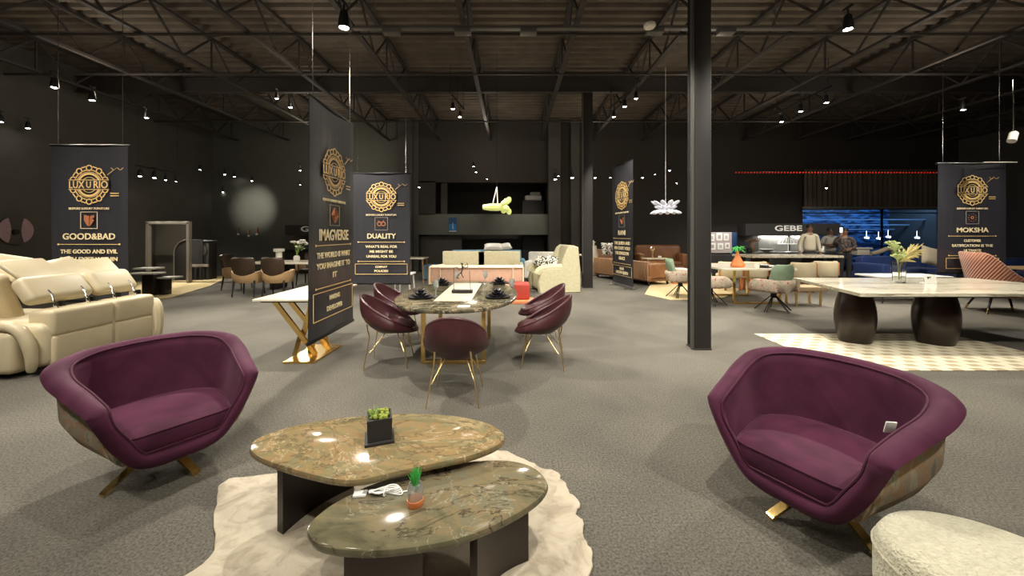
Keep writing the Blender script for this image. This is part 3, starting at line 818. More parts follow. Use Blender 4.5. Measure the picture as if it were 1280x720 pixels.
loft(bm, [[(-.03, .018, .0), (.03, .018, .0), (.03, .022, .0), (-.03, .022, .0)], [(-.03, .034, .05), (.03, .034, .05), (.03, .038, .05), (-.03, .038, .05)]])
tag(obj('tent_card', bm, PAPER, None, False, loc=(-2.72, 5.05, .776)), 'small white folded card on the white console', 'card')

# ---------------------------------------------------------------- white marble table at the right
cx, cy = 6.35, 5.85
t = thing('marble_table', 'long white marble dining table on two dark oval pedestals, right of the near column', 'dining table', (cx, cy, 0))
poly = [(4.52, 4.98), (8.2, 4.98), (8.0, 6.75), (4.95, 6.75)]
bm = NB(); prism(bm, [(x - cx, y - cy) for x, y in poly], .735, .782, .006); obj('tabletop', bm, MARB_WHITE, t, False)
bm = NB(); prism(bm, [(x * .93 - .93 * cx, y * .93 - .93 * cy) for x, y in poly], .715, .736); obj('underframe', bm, DARKW, t, False)
for i, (x0, y0, rz) in enumerate(((4.93, 5.52, .15), (5.98, 5.42, -.25))):
    bm = NB(); rings = []
    for k in range(15):
        u = k / 14; z = .703 * u; w = .195 + .065 * math.sin(PI * (u * .95 + .02)); w2 = .9 * w
        r = []
        for j in range(32):
            a = 2 * PI * j / 32; cu, su = math.cos(a), math.sin(a)
            lx = math.copysign(abs(cu) ** 1.0, cu) * w * 1.05; ly = math.copysign(abs(su) ** 1.35, su) * w2
            r.append((lx, ly, z))
        rings.append(r)
    loft(bm, rings); o = obj('pedestal', bm, DARKW, t, auto=50); o.location = (x0 - cx, y0 - cy, .013); o.rotation_euler = (0, 0, rz)
bm = NB(); box(bm, (0, 0, .006), (2.98, 1.60, .012), .004)
tag(obj('area_rug', bm, CHECK, None, loc=(5.23, 5.135, 0)), 'ivory checked flat-weave rug under the long white marble table', 'rug')
p = G(1112, 352, .782)
t = thing('flower_vase', 'clear square vase with green and dried blooms on the long white marble table', 'vase', (p.x, p.y - .15, .782), .3)
bm = NB()
def sq(h, z): return [(-h, -h, z), (h, -h, z), (h, h, z), (-h, h, z)]
loft(bm, [sq(.055, .0), sq(.066, .34), sq(.060, .34), sq(.048, .02)]); obj('glass_body', bm, CLEAR, t, False)
rr = random.Random(11)
for (dx, dy, h) in ((-.16, 0, .62), (-.03, .03, .55), (-.12, -.05, .42)):
    bm = NB(); tip = Vector((dx, dy, h)); tube(bm, spline([(0, 0, .04), (dx * .2, dy * .2, h * .5), tip], 8), .006, 5)
    for k in range(30):
        d = Vector((rr.gauss(0, 1), rr.gauss(0, 1), abs(rr.gauss(0, .8)))).normalized(); q = tip + Vector((d.x * .085, d.y * .085, d.z * .04)); tube(bm, [tip - Vector((0, 0, .05)), q], .003, 4); ball(bm, q, .012, 6, 4)
    obj('green_bloom', bm, mat('pale_green_bloom', (.36, .42, .17), .7), t)
bm = NB()
for k in range(95):
    u = rr.random(); base = Vector((.02 + .3 * u, rr.uniform(-.03, .03), .32 + .12 * u)); tip = base + Vector((rr.uniform(.06, .26), rr.uniform(-.10, .10), rr.uniform(-.02, .22))); mid = (base + tip) / 2 + Vector((0, 0, .02))
    tube(bm, [base, mid, tip], .016, 5, taper=[.4, 1., .15])
tube(bm, spline([(0, 0, .04), (.03, 0, .25), (.12, 0, .36), (.35, 0, .48)], 10), .008, 6)
obj('dried_plume', bm, DRY, t)
bm = NB()
for k in range(22):
    a = rr.uniform(-1.4, 1.2); L = rr.uniform(.10, .2); tube(bm, [(0, 0, .33), (L * .6 * math.sin(a), rr.uniform(-.05, .05), .33 + L * .8), (L * math.sin(a), rr.uniform(-.06, .06), .33 + L)], .007, 5, taper=[1, 1, .2])
obj('leaves', bm, GREENL, t)
p = G(1162, 354, .782)
t = thing('price_card', 'small white price card standing on the long white marble table', 'card', (p.x, p.y, .782), s=1.25)
bm = NB(); loft(bm, [[(-.075, -.02, 0), (.075, -.02, 0), (.075, -.016, 0), (-.075, -.016, 0)], [(-.075, .0, .105), (.075, .0, .105), (.075, .004, .105), (-.075, .004, .105)]]); obj('panel', bm, PAPER, t, False)
bm = NB(); box(bm, (0, .028, .003), (.15, .05, .006)); obj('foot', bm, PLASTW, t, False)
bm = NB(); box(bm, (-.03, -.012, .07), (.02, .003, .022)); box(bm, (-.005, -.012, .075), (.015, .003, .012)); obj('printed_marks', bm, INK, t, False)
# salmon quilted chair behind that table
t = thing('quilted_chair', 'salmon quilted velvet chair with swooping back behind the white marble table', 'chair', (9.60, 7.55, 0), math.radians(62))
bm = NB(); N = 44; QC = []
for i in range(N + 1):
    ph = -140 + 280 * i / N; a = math.radians(90 + ph); u = abs(ph)
    k_ = min(max((u - 42) / 62, 0), 1); k_ = k_ * k_ * (3 - 2 * k_); top = 1.17 * (1 - k_) + .70 * k_ - .08 * max(0, (u - 110) / 30)
    QC.append((Vector((.55 * math.cos(a), .52 * math.sin(a), 0)), top))
out = []
for f in (0, .2, .4, .6, .8, 1.): out.append([Vector((p.x * (.78 + .26 * f), p.y * (.78 + .26 * f), .36 + (tp - .36) * f)) for p, tp in QC])
cap = [[Vector((q.x * .95, q.y * .95, q.z + .025)) for q in out[-1]]]
inn = [[Vector((q.x * .88, q.y * .88, q.z - .005)) for q in r] for r in out[::-1]]
loft(bm, out + cap + inn + [out[0]], False, False, False)
bmesh.ops.holes_fill(bm, edges=[e for e in bm.edges if len(e.link_faces) == 1])
m_, nt, b = _nt('quilted_salmon'); v = objvec(nt)
b.inputs['Base Color'].default_value = (.46, .19, .11, 1); b.inputs['Roughness'].default_value = .65; b.inputs['Sheen Weight'].default_value = .4
w1 = nt.nodes.new('ShaderNodeTexWave'); w1.wave_type = 'BANDS'; w1.bands_direction = 'DIAGONAL'; w1.inputs['Scale'].default_value = 9.
nt.links.new(v, w1.inputs['Vector']); r_ = ramp(nt, [(.0, (.40, .165, .095)), (.25, (.47, .20, .12))]); nt.links.new(w1.outputs['Fac'], r_.inputs['Fac']); nt.links.new(r_.outputs['Color'], b.inputs['Base Color'])
bp = nt.nodes.new('ShaderNodeBump'); bp.inputs['Strength'].default_value = .5; bp.inputs['Distance'].default_value = .02; nt.links.new(w1.outputs['Fac'], bp.inputs['Height']); nt.links.new(bp.outputs['Normal'], b.inputs['Normal'])
QUILT = m_
obj('backrest', bm, QUILT, t, auto=60)
bm = NB(); lathe(bm, [(0, .34), (.44, .34), (.50, .38), (.50, .44), (.46, .48), (0, .50)], n=32, sy=.9); obj('seat', bm, QUILT, t, auto=60)
for a in (45, 135, 225, 315):
    a = math.radians(a); bm = NB(); tube(bm, [(.33 * math.cos(a), .30 * math.sin(a), .35), (.47 * math.cos(a), .43 * math.sin(a), .10)], .022, 8, taper=.8); l = obj('leg', bm, BLACK, t)
    bm = NB(); tube(bm, [(.47 * math.cos(a), .43 * math.sin(a), .10), (.51 * math.cos(a), .47 * math.sin(a), 0)], .018, 8, taper=.8); obj('brass_tip', bm, GOLD, l)

# ---------------------------------------------------------------- banners
def banner(label, c, rz, w, zb, zt, s, zt0, title, lines, boxl, lsp=.115, lsize=.085, boxh=None, hang=True, feet=False, tw=None, lean=0., tsize=.15, icon='sq', strip=False, logo_dx=0):
    """printed hanging banner; c = centre on the ground, text scale s, title centre at height zt0"""
    t = thing('hanging_banner' if hang else 'standing_banner', label, 'banner', (c[0], c[1], 0), rz)
    if lean: t.rotation_euler = (0, lean, rz)
    nx = 24; bm = NB()
    F_ = lambda x, z: .012 * math.sin(x * 5.3 + z * .5) * (1 if not strip else 1.6)
    fr = [[(-w / 2 + w * i / nx, F_(-w / 2 + w * i / nx, z), z) for i in range(nx + 1)] for z in [zb + (zt - zb) * k / 10 for k in range(11)]]
    bk = [[(x, y + .006, z) for x, y, z in r] for r in fr]
    loft(bm, fr + bk[::-1] + [fr[0]], False, False, False); obj('vinyl_sheet', bm, BANNER, t)
    bm = NB(); box(bm, (0, .003, zt), (w + .05, .035, .035), .008); obj('top_bar', bm, BLACK, t)
    bm = NB(); box(bm, (0, .003, zb), (w + .04, .05 if not hang else .035, .045), .008); obj('bottom_bar', bm, mat('grey_alloy', (.20, .20, .21), .4, .6) if not hang else BLACK, t)
    if hang:
        for x in (-w * .42, w * .42):
            bm = NB(); tube(bm, [(x, 0, zt), (x, 0, 5.45)], .005, 5); obj('hanging_cable', bm, CHROME, t)
    if feet:
        for x in (-w * .38, w * .38):
            bm = NB(); box(bm, (x, 0, .02), (.05, .40, .03), .008); obj('foot', bm, CHROME, t)
    y0 = -.022
    def ann(bm, x, z, r0, r1, n=28):
        """flat printed ring"""
        R = []
        for i in range(n):
            a = 2 * PI * i / n; R.append([(x + r * math.cos(a), y, z + r * math.sin(a)) for r, y in ((r0, y0), (r1, y0), (r1, y0 + .004), (r0, y0 + .004))])
        V = [[bm.verts.new(q) for q in r] for r in R]
        for i in range(n):
            a, b_ = V[i], V[(i + 1) % n]
            for k in range(4): bm.faces.new((a[k], a[(k + 1) % 4], b_[(k + 1) % 4], b_[k]))
    lx = logo_dx * s; lz = zt0 + .85 * s
    bm = NB()
    for r0, r1 in ((.235, .250), (.205, .213), (.165, .195), (.120, .128)): ann(bm, lx, lz, r0 * s, r1 * s, 40)
    for k in range(10):
        a = 2 * PI * k / 10 + PI / 10; ann(bm, lx + .275 * s * math.cos(a), lz + .275 * s * math.sin(a), .036 * s, .052 * s, 16)
    for k in range(10):
        a = 2 * PI * k / 10; x_, z_ = lx + .30 * s * math.cos(a), lz + .30 * s * math.sin(a)
        box(bm, (x_, y0 + .002, z_), (.075 * s, .004, .016 * s), rot=RY(-a - PI / 2))
    ann(bm, lx, lz, .072 * s, .082 * s, 24)
    obj('emblem', bm, GPRINT, t, False)
    bm = NB(); box(bm, (lx, y0 - .001, lz), (.66 * s, .004, .145 * s)); obj('emblem_band', bm, BANNER, t, False)
    bm = NB(); box(bm, (lx, y0 - .003, lz + .078 * s), (.66 * s, .004, .010 * s)); box(bm, (lx, y0 - .003, lz - .078 * s), (.66 * s, .004, .010 * s))
    text_bm(bm, 'LUX', .17 * s, (lx - .20 * s, y0 - .005, lz - .004), width=.25 * s, bold=.012); text_bm(bm, 'U', .15 * s, (lx, y0 - .005, lz - .004), width=.075 * s, bold=.01); text_bm(bm, 'RIO', .17 * s, (lx + .195 * s, y0 - .005, lz - .004), width=.23 * s, bold=.012)
    obj('emblem_lettering', bm, GPRINT, t, False)
    bm = NB(); text_bm(bm, 'BESPOKE LUXURY FURNITURE', .050 * s, (lx, y0, zt0 + .46 * s), width=.66 * s, bold=.01)
    obj('tagline', bm, WPRINT, t, False)
    # small script-like flourish beside the emblem
    bm = NB(); tube(bm, [(lx + .30 * s, y0, lz + .16 * s), (lx + .40 * s, y0, lz + .24 * s)], .004, 4)
    tube(bm, spline([(lx + .36 * s + .05 * s * k, y0, lz + .26 * s + .018 * s * (-1) ** k) for k in range(5)], 20), .004, 4)
    for k in (0, 1): box(bm, (lx + .42 * s, y0, lz - (.14 + .04 * k) * s), (.14 * s, .003, .014 * s))
    obj('flourish', bm, GPRINT, t, False)
    # icon
    iz = zt0 + .27 * s; h = .135 * s; bm = NB()
    for dx, dz, sx_, sz_ in ((0, h, 2 * h, .008), (0, -h, 2 * h, .008), (-h, 0, .008, 2 * h), (h, 0, .008, 2 * h)): box(bm, (lx + dx, y0, iz + dz), (sx_ + .008 * (sz_ < .01), .004, sz_))
    obj('icon_frame', bm, mat('grey_print', (.35, .33, .28), .5) if icon != 'mask' else WPRINT, t, False)
    bm = NB()
    if icon == 'mask':
        pl = [(-.6, .65), (0, .5), (.05, -.75), (-.25, -.6), (-.6, 0)]; loft(bm, [[(lx + x * h, y0 + dy, iz + z * h) for x, z in pl] for dy in (0, .004)])
        pl = [(.1, .5), (.6, .65), (.6, .3), (.35, .2), (.6, 0), (.3, -.5), (.1, -.7)]; loft(bm, [[(lx + x * h, y0 + dy, iz + z * h) for x, z in pl] for dy in (0, .004)])
    elif icon == 'diamond':
        for k in (1., .55):
            q = [(0, k * .75), (.7 * k, 0), (0, -.75 * k), (-.7 * k, 0)]
            for i in range(4): bar(bm, (lx + q[i][0] * h, y0, iz + q[i][1] * h), (lx + q[(i + 1) % 4][0] * h, y0, iz + q[(i + 1) % 4][1] * h), .018 * s, .004)
        bar(bm, (lx, y0, iz + .5 * h), (lx, y0, iz - .5 * h), .012, .004, (1, 0, 0))
    elif icon == 'rings':
        for dx in (-.3, .3): ann(bm, lx + dx * h, iz, .035 * s, .052 * s, 18)
        tube(bm, [(lx - .5 * h, y0, iz + .5 * h), (lx, y0, iz - .2 * h), (lx + .4 * h, y0, iz + .6 * h)], .006, 4)
    elif icon == 'dots':
        for k in range(10):
            a = 2 * PI * k / 10; ball(bm, (lx + .6 * h * math.cos(a), y0, iz + .6 * h * math.sin(a)), .010 * s, 6, 4, (1, .2, 1))
        ann(bm, lx, iz, .02 * s, .035 * s, 12)
    else:
        bar(bm, (lx - .4 * h, y0, iz + .3 * h), (lx + .1 * h, y0, iz - .5 * h), .03, .004, (1, 0, 0)); bar(bm, (lx + .1 * h, y0, iz - .5 * h), (lx + .6 * h, y0, iz + .6 * h), .03, .004, (1, 0, 0))
    obj('icon', bm, CPRINT, t, False)
    bm = NB(); text_bm(bm, title, tsize * s, (lx, y0, zt0), width=tw * s if tw else None, bold=.02); obj('title_lettering', bm, WPRINT, t, False)
    bm = NB(); z = zt0 - .125 * s; L = (w * .80 if w * .8 < 1.0 * s else 1.0 * s)
    def rule(z):
        box(bm, (lx, y0, z), (L, .004, .010 * s)); ball(bm, (lx - L / 2, y0, z), .016 * s, 8, 6, (1, .2, 1)); ball(bm, (lx + L / 2, y0, z), .016 * s, 8, 6, (1, .2, 1))
    rule(z); obj('rule', bm, GPRINT, t, False); bm = NB(); z -= .11 * s * lsp / .115
    for ln in lines:
        b2 = NB(); text_bm(b2, ln, lsize * s, (lx, y0, z), width=min(len(ln) * .052 * s * lsize / .085, L * .96), bold=.03); obj('text_line', b2, WPRINT, t, False); z -= lsp * s
    z += .03 * s; rule(z - .03 * s); obj('rule', bm, GPRINT, t, False); bm = NB(); bt = z - .085 * s; bh = (boxh or .22) * s
    L2 = min(w * .92, 1.12 * s)
    for dx, dz, sx_, sz_ in ((0, 0, L2, .010), (0, -bh, L2, .010), (-L2 / 2, -bh / 2, .010, bh), (L2 / 2, -bh / 2, .010, bh)): box(bm, (lx + dx, y0, bt + dz), (sx_, .004, sz_))
    obj('text_frame', bm, GPRINT, t, False)
    for k, ln in enumerate(boxl):
        b2 = NB(); text_bm(b2, ln, lsize * .85 * s, (lx, y0, bt - bh * (.30 + .40 * k)), width=len(ln) * .050 * s * lsize * .85 / .085, bold=.03); obj('text_line', b2, WPRINT, t, False)
    return t
banner('black hanging banner with gold emblem reading DUALITY, behind the oval dining table', ((477 - 640) / F * 8.3, 8.3), 0, 1.24, .48, 2.86, 1.0, 1.50, 'DUALITY',
       ["WHAT'S REAL FOR", 'ME MIGHT BE', 'UNREAL FOR YOU'], ['COMPANY', 'POLICIES'], icon='rings', tw=.62, lsize=.075, lsp=.105)
banner('black hanging banner reading IMAGVERSE, nearest banner, beside the white console', (-2.36, 5.07), math.radians(90), 1.24, .275, 3.17, .98, 1.53, 'IMAGVERSE',
       ['THE WORLD IS WHAT', 'YOU IMAGINE IT TO', 'IT'], ['MAKING', 'DEVELOPER'], icon='diamond', tw=.84, tsize=.20, lsize=.10, lsp=.135, boxh=.34, lean=0)
banner('black hanging banner reading GOOD&BAD behind the cream recliner sofa', ((113 - 640) / F * 6.3, 6.3), 0, 1.26, .45, 3.0, 1.0, 1.505, 'GOOD&BAD',
       ['THE GOOD AND EVIL', 'BOTH EXIST WITHIN', 'YOU.'], [], icon='mask', tw=.86, tsize=.14, lsize=.09, lsp=.125)
banner('black hanging banner reading MOKSHA behind the salmon chair at the right', ((1214 - 640) / F * 8.2, 8.2), 0, 1.44, .72, 3.05, 1.0, 1.63, 'MOKSHA',
       ['CUSTOMER', 'SATIFICATION IS THE', 'ULTIMATE'], ['TECHNIQUES', '& TOOLS'], icon='dots', tw=.68, tsize=.14, lsize=.075, lsp=.105, strip=True)
banner('black standing banner reading RANI in front of the tan ribbed sofa', (3.22, 11.2), math.radians(-80), 1.30, .06, 3.6, 1.28, 1.58, 'RANI',
       ['THE QUEEN AND', 'HER COURT HOLD', 'THE KINGDOM', 'WITH GRACE'][:3] + ['GRACE'], ['RANI', 'GOLDEN QUEEN'], hang=False, feet=True, tw=.36, lsize=.10, lsp=.115, icon='v')

# ---------------------------------------------------------------- cream recliner sofa at the left
t = thing('recliner_sofa', 'cream leather recliner sofa with raised headrests, seen from behind at the left', 'sofa', (-5.6, 4.9, 0), 0)
bm = NB()
box(bm, (-.05, .05, .31), (1.0, 1.5, .50), .10, 5); obj('base', bm, CREAM, t)
for (y0_, y1_) in ((-.62, .06), (.07, .62)):
    bm = NB(); box(bm, (.33, (y0_ + y1_) / 2, .545), (.30, y1_ - y0_, .30), .05, 4); obj('back_panel', bm, CREAM, t)
    bm = NB(); box(bm, (.38, (y0_ + y1_) / 2, .24), (.20, y1_ - y0_ - .02, .34), .04, 4); obj('lower_back_panel', bm, CREAM, t)
    for f in (.25, .75):
        yy = y0_ + (y1_ - y0_) * f; bm = NB(); tube(bm, spline([(.34, yy, .66), (.33, yy - .03, .76), (.27, yy - .0, .84), (.22, yy, .90)], 10), .011, 8, taper=[1.6] * 3 + [1] * 7); obj('headrest_rod', bm, CHROME, t)
        bm = NB(); box(bm, (.24, yy + .12, .70), (.05, .04, .11), .006); obj('ratchet', bm, BLACK, t)
for i, (yc, L) in enumerate(((-.30, .66), (.34, .54))):
    rot = RY(math.radians(-36))
    bm = NB(); box(bm, (.12, yc, .90), (.17, L, .34), .075, 6, rot=rot); obj('headrest', bm, CREAM, t)
    bm = NB(); pts = []; 
    for (u, v_) in ((0, 0), (0, 1), (1, 1), (1, 0)): pass
    box(bm, (-.10, yc + (-.04 if i == 0 else .03), 1.13 - .04 * i), (.34, L * .80, .05), .02, 3, rot=RZ(.20 if i == 0 else -.16) @ RY(math.radians(40))); obj('headrest_flap', bm, CREAM, t)
# near arm, curving over and down
bm = NB(); path = spline([(-1.9, -.80, .55), (-1.0, -.80, .56), (.0, -.80, .565), (.22, -.80, .56), (.34, -.79, .50), (.40, -.77, .36), (.41, -.75, .18), (.38, -.73, .06)], 30)
tube(bm, path, .058, 12, taper=[1.] * 22 + [.95, .9, .85, .8, .8, .75, .7, .6]); obj('arm_roll', bm, CREAM, t)
bm = NB(); box(bm, (-.80, -.74, .30), (2.2, .15, .50), .05, 5); obj('arm_panel', bm, CREAM, t)
bm = NB(); box(bm, (.14, -.78, .28), (.34, .16, .46), .07, 5, rot=None); obj('arm_gusset', bm, CREAM, t)
bm = NB(); tube(bm, spline([(.30, .68, .52), (.40, .66, .56), (.47, .64, .48), (.48, .64, .25), (.45, .64, .08)], 16), .075, 10); box(bm, (.10, .66, .32), (.60, .16, .46), .06, 4); obj('far_arm', bm, CREAM, t)
# return section with its own raised headrests
bm = NB(); box(bm, (-1.45, -.1, .30), (1.9, 1.1, .46), .10, 5); obj('return_seat', bm, CREAM, t)
bm = NB(); box(bm, (-.95, -.36, .78), (1.25, .20, .62), .08, 5, rot=RX(math.radians(18))); obj('return_back', bm, CREAM, t)
bm = NB(); box(bm, (-.78, -.26, 1.08), (.90, .10, .52), .04, 5, rot=RY(math.radians(8)) @ RX(math.radians(-30))); obj('return_headrest', bm, CREAM, t)
bm = NB(); pillow(bm, (-.12, .02, 1.06), (.50, .60, .12), RY(math.radians(40)) @ RZ(.2), .8); obj('return_flap', bm, CREAM, t)
bm = NB(); box(bm, (-.5, -.02, .03), (2.6, 1.3, .06)); obj('plinth', bm, BLACKM, t, False)
# ---------------------------------------------------------------- brown dining set at the left back
def bchair():
    t = thing('armchair_dining', 'x', 'chair')
    # camel wraparound arms, dark back panel
    bm = NB(); N = 36; prof = []
    for i in range(N + 1):
        a = math.radians(-62 + 304 * i / N); p = Vector((.37 * math.cos(a), .345 * math.sin(a), 0))
        back = max(0, math.sin(a)); top = .64 - .12 * max(0, back) ** 3
        prof.append((p, top))
    o1 = [[Vector((p.x * k, p.y * k, .34 + (tp - .34) * f)) for p, tp in prof] for k, f in ((.86, 0), (.97, .35), (1.0, .7), (1., 1.))]
    i1 = [[Vector((p.x * k, p.y * k, .36 + (tp - .36) * f)) for p, tp in prof] for k, f in ((.87, 1.), (.86, .5), (.80, 0))]
    loft(bm, o1 + i1 + [o1[0]], False, False, False); bmesh.ops.holes_fill(bm, edges=[e for e in bm.edges if len(e.link_faces) == 1]); obj('arms', bm, TAN, t, auto=60)
    bm = NB(); rg = []
    for z, w, yb in ((.47, .16, .27), (.53, .20, .30), (.66, .25, .33), (.82, .27, .36), (.93, .26, .38), (.97, .22, .385), (.975, .18, .385)):
        r = []
        for j in range(13): u = -1 + 2 * j / 12; r.append((u * w, yb + .02 - .07 * u * u, z))
        for j in range(13): u = 1 - 2 * j / 12; r.append((u * w * .97, yb - .05 - .07 * u * u, z))
        rg.append(r)
    loft(bm, rg); obj('backrest', bm, BROWNF, t, auto=60)
    bm = NB(); box(bm, (0, -.02, .42), (.50, .52, .13), .05, 4); obj('seat', bm, BROWNF, t)
    for sx in (-1, 1):
        for sy in (-1, 1):
            bm = NB(); tube(bm, [(sx * .23, sy * .22, .40), (sx * .25, sy * .25 + (.03 if sy > 0 else 0), 0)], .026, 6, taper=.55); obj('leg', bm, BLACKM, t)
    return t
bc = bchair(); bc.name = 'dining_armchair'
g = 'brown and camel dining armchairs'
D0 = 9.9
put(bc, (318 - 640) / F * D0, D0 - .2, 188, 'brown and camel dining armchair, back to camera, left of the two at the far table', g, True)
put(bc, (354 - 640) / F * D0, D0 - .2, 186, 'brown and camel dining armchair, back to camera, right one, next to the banner', g, False)
put(bc, (297 - 640) / F * 10.8, 10.8, 95, 'brown-backed dining armchair with camel arms at the left end of the far left table', g, False)
put(bc, (386 - 640) / F * 11.9, 11.9, 0, 'dining armchair facing the camera on the far side of the far left table', g, False)
t = thing('dining_table', 'long pale-topped dining table at the far left between brown armchairs', 'dining table', (-5.9, 10.95, 0))
bm = NB(); box(bm, (0, 0, .75), (2.7, 1.05, .05), .01); obj('tabletop', bm, IVORY_TOP, t, False)
for x in (-.75, .75): bm = NB(); box(bm, (x, 0, .363), (.16, .6, .725), .03, taper=1.15); obj('pedestal', bm, BLACKM, t)
def urn(label, p, hh, m):
    bm = NB(); k = hh / .34; lathe(bm, [(0, 0), (.07 * k, 0), (.075 * k, .04 * k), (.075 * k, .26 * k), (.13 * k, .27 * k), (.135 * k, .34 * k), (.12 * k, .34 * k), (.11 * k, .29 * k), (0, .29 * k)], n=20)
    tag(obj('table_urn', bm, m, None, loc=p), label, 'urn')
urn('white flared urn on the far left dining table', (-6.55, 10.8, .775), .36, WHITE)
def bouquet(name, label, cat, loc, seed, h, potm, leafm, flm, n=9, spread=.2, potr=.07, poth=.18, fl=.03):
    t = thing(name, label, cat, loc); rr = random.Random(seed)
    bm = NB(); lathe(bm, [(0, 0), (potr * .8, 0), (potr, poth * .3), (potr * .95, poth * .7), (potr * .6, poth), (potr * .5, poth), (potr * .8, poth * .5), (0, poth * .3)], n=18); obj('pot', bm, potm, t)
    bm = NB(); tips = []
    for k in range(n):
        a = rr.uniform(0, 6.28); s_ = rr.uniform(.2, 1) * spread; tip = Vector((s_ * math.cos(a), s_ * math.sin(a), h * rr.uniform(.6, 1))); tips.append(tip)
        tube(bm, spline([(0, 0, poth * .6), (tip.x * .3, tip.y * .3, poth + (h - poth) * .4), tip], 7), .007, 5)
        for q in range(3):
            f = rr.uniform(.4, .9); c_ = Vector((tip.x * f, tip.y * f, poth + (tip.z - poth) * f)); d = Vector((rr.uniform(-1, 1), rr.uniform(-1, 1), rr.uniform(.1, .8))).normalized() * .09
            tube(bm, [c_, c_ + d * .5, c_ + d], .018, 5, taper=[.3, 1, .1])
    obj('stems_and_leaves', bm, leafm, t)
    if flm:
        bm = NB()
        for tip in tips:
            for q in range(5): a = q * 1.256; bmesh.ops.create_uvsphere(bm, u_segments=6, v_segments=4, radius=fl, matrix=Matrix.Translation(tip + Vector((math.cos(a) * fl * .8, math.sin(a) * fl * .8, 0))) @ Matrix.Diagonal((1, 1, .6, 1)))
        obj('blooms', bm, flm, t)
    return t
bouquet('flower_arrangement', 'white lilies with green leaves in a low pot on the far left dining table', 'flowers', (-6.25, 11.15, .775), 21, .62, WHITE, GREENL, WHITE, 8, .30, .09, .15, .05)

# ---------------------------------------------------------------- left: side stools, standing portal frame, arched cabinet
t = thing('nesting_side_table', 'stepped white trays on dark brown blocks beside the cream recliner sofa', 'side table', ((192 - 640) / F * 9.7, 9.7, 0), s=.85)
for dx, dy, z, w in ((-.42, .3, .78, .62), (-.18, 0, .66, .75), (.36, .15, .52, .45)):
    bm = NB(); box(bm, (dx, dy, z), (w, .4, .045), .008); obj('tray', bm, WHITE, t, False)
bm = NB(); box(bm, (.0, 0, .32), (.26, .30, .62), .02); box(bm, (-.02, -.155, .42), (.12, .01, .012)); obj('dark_block', bm, DARKW2, t)
bm = NB(); box(bm, (-.30, .2, .30), (.22, .30, .60), .02); obj('dark_block', bm, DARKW2, t)
bm = NB(); box(bm, (.27, .1, .24), (.16, .26, .47), .02); obj('dark_block', bm, DARKW2, t)
bm = NB()
for k in range(5): ball(bm, (-.15, -.05, .08 + .11 * k), .045, 8, 6)
obj('beaded_stem', bm, WHITE, t)
GOLDRUG = mat('golden_rug_pile', (.52, .40, .17), .95, 0, (.60, .50, .30), 3., bump=.3, bscale=60)
bm = NB(); pts = [G(*p).xy for p in ((150, 381), (215, 372), (262, 358), (292, 344), (240, 348), (190, 352), (150, 355))]
prism(bm, [(p.x, p.y) for p in pts], 0, .015, 0); tag(obj('area_rug', bm, GOLDRUG, None, False), 'golden yellow rug on the floor behind the cream recliner sofa', 'rug')
t = thing('portal_frame', 'tall grey wooden frame standing open in front of the arched cabinet', 'frame', ((211 - 640) / F * 12.1, 12.1, 0))
GREYW = mat('grey_oak', (.30, .275, .23), .5, 0, (.24, .215, .18), 5., stretch=(1, 1, .2))
for x in (-.64, .64):
    bm = NB(); box(bm, (x, 0, .97), (.085, .12, 1.90), .008); obj('upright', bm, GREYW, t, False)
bm = NB(); box(bm, (0, 0, 1.90), (1.36, .12, .085), .008); obj('lintel', bm, GREYW, t, False)
bm = NB(); box(bm, (-1.08, 1.35, 1.0), (1.16, .04, 2.0)); obj('back_panel', bm, mat('taupe_panel', (.14, .125, .10), .5), t, False)
for x in (-.64, .64):
    bm = NB(); 
    for yy in (-.05, .05): ball(bm, (x, yy, .025), .025, 10, 8)
    obj('castor', bm, BLACK, t)
t = thing('arched_cabinet', 'black arched display cabinet with a round clock-like mirror at the far left', 'cabinet', ((236 - 640) / F * 12.75, 12.8, 0), math.radians(6), s=.95)
bm = NB(); pl = [(-.50, .0), (-.50, .95)] + [(-.50 + .42 * (1 - math.cos(a)), .95 + .48 * math.sin(a)) for a in [PI / 2 * k / 8 for k in range(1, 9)]] + [(.42, 1.43), (.42, 0)]
loft(bm, [[(x, y, z + .0) for x, z in pl] for y in (-.02, .03)]); obj('arched_panel', bm, BLACKM, t, False)
bm = NB(); tube(bm, [(x, -.03, z) for x, z in pl[:-2]], .018, 6); obj('arch_trim', bm, GREYW, t)
bm = NB(); box(bm, (.28, .25, .66), (.62, .44, 1.32), .01); obj('carcass', bm, BLACKM, t)
bm = NB(); box(bm, (.28, .0, .52), (.66, .06, .10), .01); obj('shelf_rail', bm, GREYW, t)
bm = NB(); lathe(bm, [(0, 0), (.24, 0), (.25, .02), (.20, .03), (0, .025)], (.28, .03, 1.05), 28, RX(PI / 2)); obj('round_mirror', bm, mat('dim_mirror', (.30, .28, .25), .25, .8), t)
bm = NB(); box(bm, (.2, .25, 1.40), (.75, .5, .03), .005, rot=RY(.06)); obj('top_slab', bm, BRUSHED, t)
for x in (.10, .26, .42):
    bm = NB(); box(bm, (x, -.0, .24), (.13, .04, .40), .008); d = obj('cabinet_door', bm, BLACK, t); bm = NB(); box(bm, (x + .02, -.03, .30), (.012, .012, .12)); obj('handle', bm, CHROME, d)
